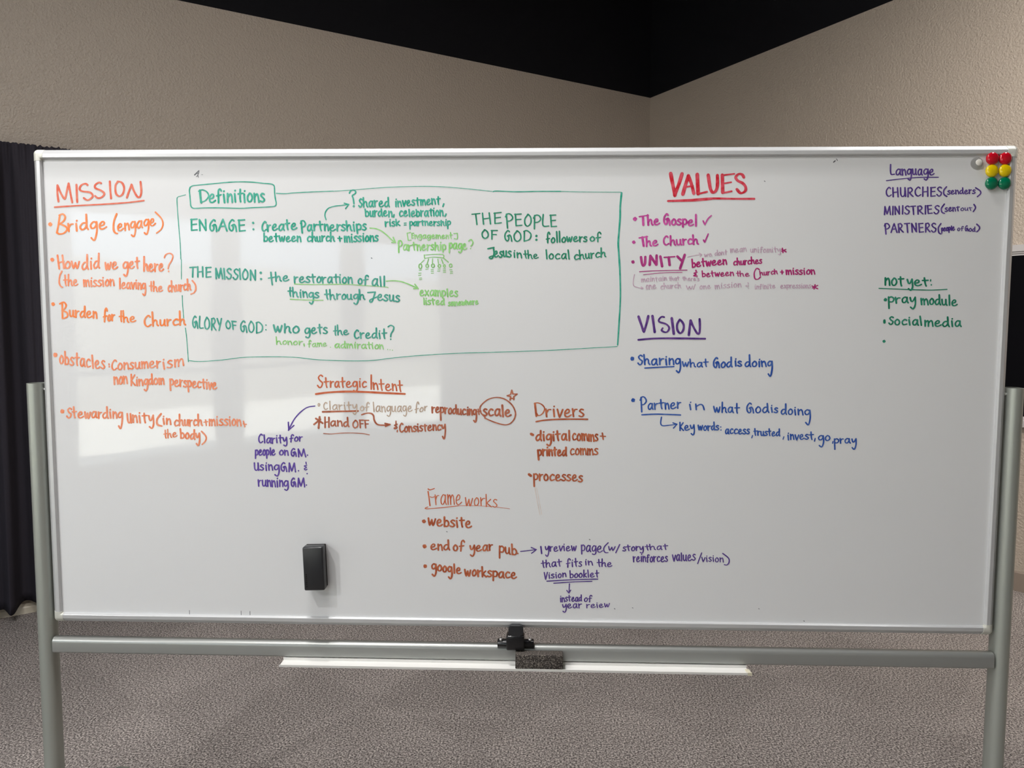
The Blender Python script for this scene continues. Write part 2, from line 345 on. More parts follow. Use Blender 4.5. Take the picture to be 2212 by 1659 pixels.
# cross rail between the posts
RZ0, RZ1, RY0, RY1 = .6155, .6565, -.0120, .0185
bm = bmesh.new(); poly = []
for cy, cz, r_, a0 in [(RY1-.013, RZ1-.013, .013, 0), (RY0+.013, RZ1-.013, .013, 90), (RY0+.006, RZ0+.006, .006, 180), (RY1-.006, RZ0+.006, .006, 270)]:
    for k in range(9): poly.append((cy+r_*math.cos(math.radians(a0+90*k/8)), cz+r_*math.sin(math.radians(a0+90*k/8))))
prism(bm, poly, Vector((-1.2215, 0, .0019)), Vector((1.2215, 0, -.0019)), Y, Z); rail = fin('cross_rail', bm, M_RAIL, wb, 40)
# marker tray with a low lip
bm = bmesh.new(); TZ = .6060
prism(bm, [(.012,0),(.012,.0085),(-.0105,.0085),(-.0105,.0012),(-.0430,.0012),(-.0448,.0050),(-.0465,.0050),(-.0458,-.0012),(-.020,-.0012),(-.018,0)], Vector((-.606, 0, TZ+.0008)), Vector((.597, 0, TZ-.0012)), Y, Z)
tray = fin('marker_tray', bm, M_TRAY, wb)
bm = bmesh.new(); prism(bm, [(-.0195,-.0020),(-.0195,.0030),(-.0425,.0030),(-.0445,.0062),(-.0473,.0062),(-.0466,-.0022)], Vector((.590, 0, TZ-.001)), Vector((.601, 0, TZ-.001)), Y, Z); fin('end_cap', bm, M_TRAYCAP, tray)['label'] = 'cream plastic end cap'
# latch that clamps the board to the rail
LX = .004
bm = bmesh.new(); lathe(bm, [(0,0),(.0110,0),(.0122,.0015),(.0122,.0925),(.0110,.094),(0,.094)], Vector((LX-.0485, -.0060, .6602)), X, 28); latch = fin('latch', bm, M_BLACK, wb, 40)
bm = bmesh.new(); box(bm, LX-.0255, LX+.0215, -.027, .006, .6490, .6888, .005, 3); fin('latch_body', bm, M_BLACK, latch, 40)
bm = bmesh.new(); prism(bm, rrect(.0385, .0275, .0085, 6), Vector((LX-.0010, -.0250, .7010)), Vector((LX-.0010, -.0095, .7010)), X, Z)
bmesh.ops.bevel(bm, geom=[e for e in bm.edges if abs(e.verts[0].co.y-e.verts[1].co.y) < 1e-6], offset=.002, segments=2, affect='EDGES'); fin('latch_knob', bm, M_BLACK2, latch, 40)
for k in (-1, 1):
    bm = bmesh.new(); lathe(bm, [(0,0),(.0036,0),(.0042,.004),(.0034,.0060),(0,.0065)], Vector((LX-.002+k*.0375, -.0115, .6712)), Vector((0, -.45, 1)), 14); fin('screw', bm, M_CHROME, latch, 40)['label'] = 'bright steel screw head'

# ------------------------------------------------------------------ handwriting: marker strokes lying on the panel
def crom(P, n=6):
    if len(P) < 3: return P
    out = []
    for i in range(len(P)-1):
        p1, p2 = P[i], P[i+1]; p0 = P[i-1] if i else p1; p3 = P[i+2] if i+2 < len(P) else p2
        if (p2-p1).length < 1e-7: continue
        if (p1-p0).length < 1e-7: p0 = p1
        k = max(2, min(n, int((p2-p1).length/.0018)))
        for j in range(k):
            t = j/k; t2, t3 = t*t, t*t*t
            out.append(.5*((2*p1)+(p2-p0)*t+(2*p0-5*p1+4*p2-p3)*t2+(3*p1-p0-3*p2+p3)*t3))
    out.append(P[-1]); return out
LIFT = [0.0]
def stroke(bm, P, w, y0, rnd):
    P = [p for i, p in enumerate(P) if i == 0 or (p-P[i-1]).length > 2e-4]
    if len(P) == 1: P.append(P[0]+Vector((2e-4, 0)))
    n = len(P); T = [(P[min(i+1, n-1)]-P[max(i-1, 0)]) for i in range(n)]; T = [t.normalized() if t.length > 1e-9 else Vector((1, 0)) for t in T]
    ws = [w*(.80+.34*abs(T[i].y*.97-T[i].x*.24))*(1+.06*math.sin(i*.6+rnd.random()*.5)) for i in range(n)]
    def disc(c, r):
        LIFT[0] += 3e-6; y = y0-LIFT[0]
        vs = [bm.verts.new((c.x+r*math.cos(k*.6283), y, c.y+r*math.sin(k*.6283))) for k in range(10)]; bm.faces.new(vs[::-1])
    prev = None
    for i in range(n):
        q = Vector((-T[i].y, T[i].x))*ws[i]/2
        sharp = 0 < i < n-1 and (P[i]-P[i-1]).angle(P[i+1]-P[i], 0) > .6
        if sharp or i in (0, n-1): disc(P[i], ws[i]/2)
        if i:
            LIFT[0] += 1.5e-6; y = y0-LIFT[0]
            if sharp or prev is None:
                a = (P[i]-P[i-1]).normalized(); qa = Vector((-a.y, a.x))*ws[i]/2
                pa = prev or [bm.verts.new((P[i-1].x+qa.x, y, P[i-1].y+qa.y)), bm.verts.new((P[i-1].x-qa.x, y, P[i-1].y-qa.y))]
                cur = [bm.verts.new((P[i].x+qa.x, y, P[i].y+qa.y)), bm.verts.new((P[i].x-qa.x, y, P[i].y-qa.y))]
                bm.faces.new([pa[0], cur[0], cur[1], pa[1]]); prev = None if sharp else cur
            else:
                cur = [bm.verts.new((P[i].x+q.x, y, P[i].y+q.y)), bm.verts.new((P[i].x-q.x, y, P[i].y-q.y))]
                bm.faces.new([prev[0], cur[0], cur[1], prev[1]]); prev = cur
        else: prev = None
NOTES = [
('red-orange underlined heading MISSION','orange_red',"48,-11605,17945,-11622,18150,-11613,18345;48,-11607,18335,-11544,18169,-11460,18023,-11425,18027,-11370,18227,-11323,18392;48,-11323,18392,-11287,18149,-11252,17925;48,-11123,18359,-11121,17934;48,-10836,18352,-10891,18385,-10993,18352,-11047,18255,-10979,18197,-10779,18167,-10712,18080,-10786,18002,-10867,17977,-10946,18028;48,-10488,18396,-10548,18413,-10641,18351,-10634,18274,-10496,18215,-10414,18137,-10482,18050,-10584,18027,-10652,18079;48,-10262,18438,-10258,18224,-10246,18020;48,-10045,18437,-10119,18340,-10117,18146,-10029,18072,-9937,18136,-9901,18281,-9956,18408,-10065,18437;48,-9840,18038,-9774,18203,-9708,18358;48,-9708,18358,-9653,18203,-9568,18057,-9502,18057,-9464,18183,-9475,18426;43,-11712,17803,-11155,17837,-10348,17878,-9845,17912,-9402,17962"),
('orange bullet Bridge (engage)','orange',"106,-11843,17373;45,-11586,17594,-11630,17368,-11680,17163;45,-11604,17599,-11508,17629,-11450,17564,-11484,17466,-11595,17384,-11595,17384,-11450,17319,-11413,17241,-11498,17153,-11611,17129,-11680,17163;45,-11377,17385,-11369,17199;45,-11368,17292,-11312,17370,-11250,17378;45,-11171,17387,-11163,17211;45,-11158,17457,-11151,17465;45,-10911,17401,-10999,17401,-11073,17308,-11026,17236,-10942,17282,-10901,17393,-10903,17615;45,-10903,17615,-10901,17318,-10867,17246;45,-10655,17411,-10720,17435,-10798,17356,-10777,17274,-10708,17284,-10653,17365,-10642,17430,-10646,17192,-10715,16975,-10796,17031;45,-10572,17327,-10470,17357,-10445,17415,-10492,17439,-10565,17364,-10559,17272,-10489,17254,-10391,17307;45,-10117,17630,-10194,17445,-10212,17249,-10175,17161,-10119,17141;40,-10100,17275,-10022,17311,-10006,17366,-10044,17386,-10096,17311,-10087,17225,-10032,17213,-9959,17269;40,-9914,17394,-9913,17219;40,-9907,17325,-9857,17395,-9825,17365,-9812,17236;40,-9664,17420,-9714,17438,-9767,17360,-9747,17284,-9698,17298,-9661,17377,-9656,17439,-9649,17226,-9692,17068,-9752,17101;40,-9489,17436,-9538,17454,-9596,17378,-9593,17291,-9548,17281,-9498,17373,-9485,17454;40,-9485,17454,-9492,17339,-9466,17291;40,-9314,17474,-9362,17492,-9419,17413,-9405,17336,-9355,17350,-9313,17430,-9304,17493,-9309,17283,-9360,17123,-9419,17157;40,-9262,17398,-9190,17433,-9176,17488,-9212,17508,-9259,17434,-9249,17348,-9198,17336,-9131,17391;35,-9121,17673,-8976,17521,-8936,17384,-8985,17248,-9109,17150"),
('orange bullet How did we get here, with a bracketed line below','orange2',"102,-11832,16483;43,-11691,16592,-11660,16256;43,-11563,16592,-11537,16266;43,-11673,16404,-11530,16440;43,-11428,16436,-11492,16368,-11488,16284,-11429,16268,-11375,16336,-11390,16411,-11428,16436,-11438,16432;43,-11329,16437,-11299,16287,-11279,16278,-11235,16396,-11231,16396,-11207,16288,-11182,16280,-11134,16431;43,-10934,16409,-11002,16409,-11062,16310,-11030,16234,-10963,16282,-10927,16399,-10921,16606;43,-10921,16606,-10931,16320,-10908,16244;43,-10833,16435,-10832,16248;43,-10820,16508,-10814,16517;43,-10636,16440,-10698,16441,-10757,16341,-10730,16265,-10668,16313,-10630,16430,-10617,16637;43,-10617,16637,-10636,16351,-10618,16274;43,-10457,16407,-10444,16249,-10430,16242,-10391,16369,-10388,16370,-10377,16256,-10360,16248,-10315,16412;43,-10276,16318,-10203,16348,-10186,16403,-10220,16426,-10271,16354,-10266,16266,-10216,16250,-10147,16300;43,-9890,16399,-9938,16424,-9994,16351,-9978,16272,-9928,16279,-9888,16355,-9881,16417,-9881,16214,-9929,16066,-9988,16106;43,-9833,16334,-9766,16360,-9750,16414,-9781,16439,-9828,16370,-9824,16282,-9779,16262,-9715,16309;43,-9634,16533,-9637,16341,-9626,16270;43,-9685,16433,-9572,16449;43,-9450,16555,-9464,16201;43,-9458,16295,-9414,16374,-9382,16342,-9383,16239,-9362,16202;43,-9326,16266,-9268,16291,-9256,16347,-9284,16375,-9323,16304,-9317,16210,-9276,16188,-9221,16236;43,-9183,16376,-9180,16189;43,-9179,16283,-9143,16358,-9105,16362;43,-9068,16274,-9007,16299,-8992,16356,-9018,16383,-9063,16312,-9061,16218,-9021,16196,-8962,16244;35,-8929,16533,-8886,16611,-8784,16644,-8710,16582,-8740,16464,-8814,16356,-8841,16257;43,-8829,16188;38,-11591,16191,-11654,16068,-11675,15910,-11643,15814,-11593,15785;38,-11518,16089,-11512,15887,-11498,15828;38,-11561,15966,-11455,15976;38,-11426,16106,-11441,15829;38,-11435,15903,-11390,15966,-11358,15940,-11360,15859,-11338,15829;38,-11302,15892,-11243,15911,-11230,15955,-11259,15978,-11299,15921,-11293,15847,-11251,15829,-11195,15866;38,-11036,15968,-11033,15810;38,-11030,15905,-11001,15962,-10981,15939,-10978,15812;38,-10975,15899,-10941,15964,-10914,15941,-10900,15815;38,-10844,15955,-10843,15805;38,-10834,16014,-10829,16021;38,-10708,15950,-10742,15964,-10776,15923,-10739,15885,-10711,15847,-10746,15806,-10795,15820;38,-10583,15958,-10619,15973,-10657,15932,-10618,15894,-10588,15855,-10628,15814,-10681,15828;38,-10541,15965,-10533,15815;38,-10535,16023,-10531,16030;38,-10423,15979,-10469,15914,-10468,15835,-10428,15821,-10390,15886,-10398,15957,-10423,15979,-10430,15976;38,-10346,15985,-10347,15827;38,-10341,15922,-10295,15979,-10267,15948,-10257,15830;38,-10098,16012,-10105,15754;38,-10051,15819,-9994,15837,-9979,15883,-10005,15907,-10047,15850,-10045,15772,-10007,15752,-9951,15789;38,-9846,15879,-9881,15904,-9920,15847,-9917,15769,-9884,15753,-9850,15826,-9843,15895;38,-9843,15895,-9846,15794,-9826,15747;38,-9799,15906,-9772,15758,-9763,15758,-9725,15896;38,-9684,15903,-9680,15756;38,-9677,15959,-9673,15965;38,-9625,15897,-9629,15743;38,-9622,15835,-9586,15888,-9565,15856,-9559,15740;38,-9453,15865,-9488,15889,-9527,15829,-9513,15759,-9477,15762,-9450,15826,-9446,15880,-9441,15702,-9472,15580,-9516,15617;37,-9290,15927,-9297,15746,-9288,15694;37,-9340,15818,-9235,15820;37,-9225,15934,-9233,15687;37,-9229,15751,-9190,15802,-9161,15778,-9160,15707,-9141,15680;37,-9103,15742,-9044,15754,-9030,15792,-9057,15813,-9098,15767,-9095,15702,-9056,15684,-9000,15713;38,-8790,15813,-8816,15835,-8853,15760,-8836,15680,-8785,15708;38,-8767,15947,-8762,15672;38,-8761,15751,-8728,15820,-8701,15796,-8696,15710,-8677,15680;38,-8650,15839,-8646,15722,-8621,15696,-8592,15742,-8585,15845;38,-8585,15845,-8584,15727,-8569,15697;38,-8538,15845,-8537,15687;38,-8535,15766,-8507,15832,-8478,15838;38,-8382,15851,-8413,15871,-8453,15797,-8430,15717,-8373,15746;38,-8354,15990,-8350,15715;38,-8349,15794,-8319,15863,-8294,15838,-8291,15752,-8274,15722;38,-8229,15956,-8155,15857,-8144,15741,-8192,15651,-8276,15614"),
('orange bullet Burden for the Church','orange',"96,-11860,15355;43,-11622,15380,-11629,14994;43,-11689,15363,-11585,15405,-11522,15331,-11559,15243,-11630,15193,-11630,15193,-11513,15139,-11499,15049,-11570,14999,-11629,14989;43,-11434,15194,-11430,15070,-11396,15039,-11356,15082,-11344,15189;43,-11344,15189,-11344,15065,-11324,15031;43,-11281,15191,-11279,15026;43,-11277,15108,-11237,15172,-11196,15173;43,-11053,15158,-11109,15167,-11161,15091,-11136,15023,-11081,15056,-11047,15150,-11038,15297;43,-11038,15297,-11053,15084,-11036,15017;43,-10991,15084,-10918,15101,-10902,15150,-10937,15176,-10987,15117,-10979,15034,-10928,15011,-10860,15048;43,-10816,15168,-10820,15004;43,-10813,15102,-10770,15157,-10744,15123,-10737,14999;43,-10459,15187,-10480,15252,-10514,15185,-10528,15016,-10538,14910;43,-10562,15032,-10474,15056;43,-10407,15080,-10443,15019,-10440,14945,-10407,14931,-10377,14992,-10386,15059,-10407,15080,-10413,15077;43,-10337,15089,-10336,14940;43,-10334,15014,-10302,15075,-10268,15080;39,-10094,15183,-10105,14971,-10096,14915;39,-10150,15044,-10038,15051;39,-10043,15187,-10034,14900;39,-10034,14969,-9986,15025,-9945,15001,-9939,14925,-9910,14897;39,-9865,14966,-9789,14982,-9772,15023,-9809,15044,-9861,14993,-9853,14925,-9799,14907,-9728,14939;43,-9349,15032,-9397,15069,-9485,14973,-9487,14849,-9420,14789,-9332,14839;43,-9288,15155,-9279,14807;43,-9279,14885,-9227,14951,-9182,14927,-9175,14842,-9143,14813;43,-9088,14954,-9087,14839,-9046,14813,-8994,14858,-8975,14959;43,-8975,14959,-8980,14843,-8956,14813;43,-8909,14970,-8901,14816;43,-8901,14893,-8859,14957,-8811,14961;43,-8624,14958,-8676,14979,-8753,14907,-8718,14828,-8615,14855;43,-8577,15179,-8576,14832;43,-8573,14909,-8519,14976,-8475,14951,-8470,14867,-8439,14837"),
('orange bullet Obstacles with two lines beside it','orange2',"117,-11860,14053;40,-11700,14037,-11744,13959,-11739,13855,-11697,13829,-11660,13908,-11672,14003,-11700,14037,-11707,14034;40,-11604,14140,-11606,13998,-11610,13812;40,-11608,13936,-11563,13998,-11521,13926,-11537,13829,-11580,13809,-11609,13843;40,-11386,13967,-11425,13993,-11465,13945,-11424,13889,-11392,13833,-11433,13786,-11490,13813;40,-11293,14100,-11304,13871,-11294,13786;40,-11349,13986,-11233,13987;40,-11116,13934,-11157,13969,-11205,13896,-11202,13792,-11164,13767,-11122,13862,-11112,13954;40,-11112,13954,-11117,13820,-11095,13755;40,-10957,13911,-10998,13947,-11053,13860,-11024,13748,-10947,13771;40,-10897,14047,-10886,13717;40,-10823,13803,-10757,13822,-10743,13883,-10775,13918,-10820,13844,-10813,13740,-10766,13709,-10704,13754;40,-10577,13887,-10614,13911,-10652,13864,-10613,13808,-10583,13752,-10623,13705,-10676,13732;48,-10463,13820;48,-10460,13757;40,-10269,13894,-10303,13928,-10375,13839,-10385,13725,-10338,13670,-10269,13716;40,-10172,13847,-10225,13778,-10219,13696,-10169,13682,-10125,13750,-10139,13824,-10172,13847,-10181,13844;40,-10066,13860,-10070,13694;40,-10061,13794,-10006,13855,-9973,13823,-9962,13700;40,-9826,13852,-9866,13867,-9905,13823,-9861,13784,-9827,13744,-9868,13701,-9926,13715;40,-9772,13862,-9771,13738,-9734,13710,-9686,13759,-9669,13867;40,-9669,13867,-9674,13743,-9652,13711;40,-9607,13886,-9605,13720;40,-9600,13820,-9565,13879,-9542,13856,-9541,13723;40,-9536,13815,-9496,13883,-9465,13860,-9450,13728;40,-9401,13803,-9321,13828,-9305,13879,-9343,13902,-9397,13836,-9388,13754,-9332,13737,-9258,13782;40,-9213,13901,-9208,13735;40,-9207,13818,-9163,13886,-9117,13892;40,-9046,13871,-9024,13705;40,-9038,13939,-9030,13948;40,-8821,13914,-8876,13922,-8926,13867,-8864,13834,-8816,13799,-8869,13743,-8948,13746;40,-8743,13938,-8743,13759;40,-8735,13868,-8684,13941,-8652,13920,-8651,13776;40,-8644,13877,-8585,13960,-8541,13941,-8522,13801;40,-10343,13490,-10339,13301;40,-10336,13415,-10294,13485,-10266,13450,-10253,13309;40,-10163,13500,-10206,13421,-10206,13326,-10168,13311,-10131,13390,-10139,13474,-10163,13500,-10170,13496;40,-10097,13508,-10090,13320;40,-10089,13434,-10048,13503,-10020,13468,-10004,13328;40,-9893,13557,-9902,13275;40,-9803,13545,-9896,13400,-9896,13400,-9803,13279;40,-9755,13420,-9750,13272;40,-9746,13478,-9742,13485;40,-9696,13432,-9690,13276;40,-9688,13370,-9646,13426,-9618,13396,-9603,13280;40,-9475,13420,-9513,13442,-9560,13378,-9549,13308,-9509,13314,-9475,13381,-9467,13436,-9474,13258,-9516,13139,-9562,13170;40,-9359,13438,-9403,13440,-9439,13364,-9416,13303,-9374,13339,-9354,13430,-9356,13569;40,-9356,13569,-9354,13368,-9337,13306;40,-9257,13463,-9299,13399,-9292,13321,-9249,13307,-9214,13371,-9229,13441,-9257,13463,-9264,13459;40,-9172,13462,-9170,13306;40,-9167,13400,-9139,13456,-9121,13433,-9119,13309;40,-9116,13394,-9084,13458,-9059,13436,-9047,13312;40,-8885,13440,-8879,13158;40,-8883,13406,-8845,13445,-8803,13392,-8822,13302,-8872,13297;40,-8766,13326,-8706,13344,-8693,13393,-8721,13420,-8762,13360,-8756,13276,-8714,13253,-8658,13290;40,-8627,13426,-8621,13259;40,-8621,13342,-8591,13406,-8556,13407;40,-8459,13388,-8491,13407,-8521,13368,-8485,13323,-8456,13280,-8487,13240,-8534,13260;40,-8421,13400,-8412,13125;40,-8419,13366,-8382,13405,-8341,13352,-8358,13262,-8407,13257;40,-8301,13297,-8243,13314,-8229,13363,-8255,13390,-8297,13330,-8293,13246,-8254,13224,-8198,13261;40,-8095,13360,-8128,13387,-8169,13315,-8144,13227,-8085,13248;40,-8017,13439,-8017,13275,-8006,13208;40,-8059,13366,-7961,13371;40,-7936,13358,-7932,13200;40,-7929,13419,-7925,13426;40,-7883,13361,-7859,13201,-7850,13200,-7810,13347;40,-7779,13265,-7721,13283,-7707,13332,-7734,13359,-7775,13298,-7770,13215,-7731,13192,-7676,13230"),
('orange bullet Stewarding Unity and bracketed lines','orange2',"115,-11740,12591;42,-11501,12649,-11541,12677,-11595,12627,-11565,12564,-11512,12514,-11547,12433,-11590,12422,-11626,12464;42,-11437,12707,-11429,12494,-11414,12429;42,-11481,12579,-11371,12591;42,-11324,12491,-11247,12512,-11229,12560,-11265,12584,-11319,12523,-11314,12442,-11261,12423,-11188,12464;42,-11147,12578,-11135,12433,-11121,12426,-11081,12538,-11078,12538,-11067,12434,-11050,12426,-11005,12571;42,-10859,12568,-10907,12592,-10964,12531,-10960,12450,-10915,12434,-10866,12512,-10855,12584;42,-10855,12584,-10860,12480,-10834,12432;42,-10791,12580,-10788,12419;42,-10787,12500,-10749,12564,-10708,12568;42,-10568,12556,-10627,12560,-10677,12483,-10646,12419,-10590,12454,-10562,12548,-10563,12713;42,-10563,12713,-10562,12484,-10539,12419;42,-10488,12580,-10474,12427;42,-10482,12639,-10477,12646;42,-10404,12588,-10407,12427;42,-10400,12524,-10353,12580,-10326,12548,-10316,12428;42,-10176,12556,-10219,12580,-10270,12515,-10256,12443,-10212,12448,-10176,12516,-10168,12572,-10172,12368,-10219,12157,-10270,12217;42,-10037,12540,-10027,12356,-9994,12301,-9956,12355,-9952,12539;42,-9952,12539,-9937,12307;42,-9889,12505,-9882,12319;42,-9880,12431,-9832,12495,-9799,12458,-9781,12318;42,-9723,12489,-9707,12312;42,-9716,12558,-9711,12565;42,-9591,12550,-9586,12387,-9570,12312;42,-9648,12486,-9509,12498;42,-9472,12489,-9448,12377,-9409,12377,-9362,12488,-9355,12479,-9354,12274,-9400,12165,-9462,12205;50,-9148,12542,-9255,12405,-9252,12267,-9142,12225;42,-9093,12418,-9078,12277;42,-9086,12472,-9081,12478;42,-9006,12421,-9006,12274;42,-9000,12362,-8950,12413,-8918,12382,-8906,12272;42,-8709,12362,-8746,12384,-8799,12312,-8774,12232,-8702,12258;42,-8668,12530,-8674,12242;42,-8670,12320,-8629,12387,-8597,12361,-8596,12275,-8574,12245;42,-8534,12386,-8535,12269,-8507,12242,-8471,12287,-8458,12389;42,-8458,12389,-8462,12271,-8446,12241;42,-8418,12390,-8405,12234;42,-8409,12312,-8377,12376,-8339,12380;42,-8222,12376,-8256,12398,-8300,12326,-8275,12246,-8212,12271;42,-8183,12534,-8182,12245;42,-8180,12324,-8139,12391,-8107,12365,-8103,12279,-8080,12249;33,-8037,12332,-7933,12349;33,-7992,12392,-7974,12251;38,-7888,12408,-7888,12245;38,-7882,12343,-7850,12401,-7829,12377,-7829,12246;38,-7824,12336,-7787,12402,-7759,12378,-7747,12248;38,-7697,12409,-7686,12254;38,-7690,12469,-7685,12476;38,-7540,12402,-7578,12418,-7616,12376,-7574,12336,-7541,12296,-7580,12255,-7636,12270;38,-7416,12402,-7455,12418,-7491,12376,-7449,12336,-7415,12296,-7453,12255,-7509,12270;38,-7367,12407,-7354,12252;38,-7362,12467,-7358,12474;38,-7253,12417,-7296,12352,-7288,12270,-7245,12255,-7210,12321,-7225,12394,-7253,12417,-7261,12414;38,-7168,12407,-7161,12244;38,-7160,12342,-7117,12400,-7088,12368,-7071,12246;30,-7012,12296,-6925,12283;30,-7003,12366,-6971,12220;33,-9055,12117,-9051,11958,-9039,11913;33,-9096,12014,-8998,12035;33,-8990,12139,-8987,11920;33,-8986,11979,-8948,12033,-8917,12018,-8913,11954,-8891,11933;33,-8856,11986,-8797,12010,-8785,12046,-8815,12060,-8854,12010,-8845,11953,-8803,11944,-8748,11981;42,-8656,12155,-8651,12050,-8648,11913;42,-8651,12005,-8609,12052,-8565,12001,-8577,11928,-8619,11911,-8648,11936;42,-8477,12053,-8520,11994,-8516,11917,-8475,11900,-8439,11960,-8451,12029,-8477,12053,-8484,12050;42,-8304,12018,-8353,12025,-8400,11953,-8377,11891,-8327,11923,-8298,12010,-8292,12129;42,-8292,12129,-8302,11949,-8286,11887;42,-8252,12034,-8233,11941,-8203,11940,-8168,12030,-8162,12022,-8161,11849,-8198,11728,-8245,11774;38,-8103,12093,-7992,11962,-8008,11847,-8100,11752"),
('teal rounded box around the heading Definitions','teal',"28,-8212,18288,-8139,18327,-7938,18349,-7666,18371,-7303,18405,-6940,18421,-6615,18410,-6327,18381,-6147,18363,-6080,18326,-6067,18247,-6066,18141,-6051,18001,-6031,17895,-6051,17833,-6142,17804,-6594,17782,-6957,17765,-7501,17778,-7901,17775,-8047,17767,-8155,17772,-8205,17820,-8216,17935,-8226,18094,-8233,18209,-8212,18288;50,-7964,18208,-7956,18058,-7942,17913;33,-8001,18190,-7906,18225,-7798,18181,-7746,18093,-7785,18005,-7850,17948,-7933,17920;43,-7725,17998,-7640,18025,-7619,18088,-7659,18119,-7719,18039,-7714,17935,-7655,17911,-7574,17963;43,-7421,18202,-7457,18243,-7495,18201,-7496,18050,-7498,17901;43,-7544,18075,-7428,18103;43,-7363,18107,-7345,17910;43,-7357,18184,-7351,18193;43,-7261,18128,-7264,17920;43,-7255,18045,-7196,18118,-7160,18077,-7148,17921;43,-7081,18122,-7069,17925;43,-7072,18199,-7066,18207;43,-6937,18232,-6946,18012,-6934,17928;43,-6998,18121,-6869,18137;43,-6839,18112,-6832,17915;43,-6829,18189,-6823,18197;43,-6697,18138,-6755,18055,-6745,17951,-6687,17931,-6638,18014,-6658,18108,-6697,18138,-6707,18134;43,-6585,18130,-6577,17923;43,-6575,18047,-6525,18120,-6490,18079,-6470,17923;43,-6337,18112,-6380,18132,-6418,18080,-6370,18029,-6331,17977,-6371,17925,-6433,17945"),
('thin teal frame drawn around the definitions','teal',"20,-8331,18103,-8474,18068,-8538,18042,-8558,17980,-8550,17688,-8534,17333,-8511,16888,-8505,16496;16,-8492,16483,-8507,15991;18,-8498,15578,-8496,15326,-8479,15009;18,-8442,14753,-8414,14429,-8392,13891;19,-8368,13920,-8092,13899,-7514,13941,-6973,14008,-6195,14029,-5599,14013,-5124,13962,-4529,13935,-3936,13931,-3580,13950,-3106,14011,-2373,14079,-1453,14135,-631,14161,773,14213,1822,14275,2553,14319;40,2613,18122,2585,17800,2584,17524,2561,17154,2546,16876,2568,16597,2595,16264;33,2594,16265,2618,15575,2592,14882,2565,14359;23,-6026,18136,-5792,18123,-5503,18149,-4581,18185;16,-4592,18181,-4098,18210,-3338,18267,-2582,18293,-2015,18291,-1450,18253,-863,18196;15,-950,18205,-593,18167;28,-574,18158,-480,18176,-11,18156,551,18164,1112,18163;16,1112,18163,1672,18146,2603,18140"),
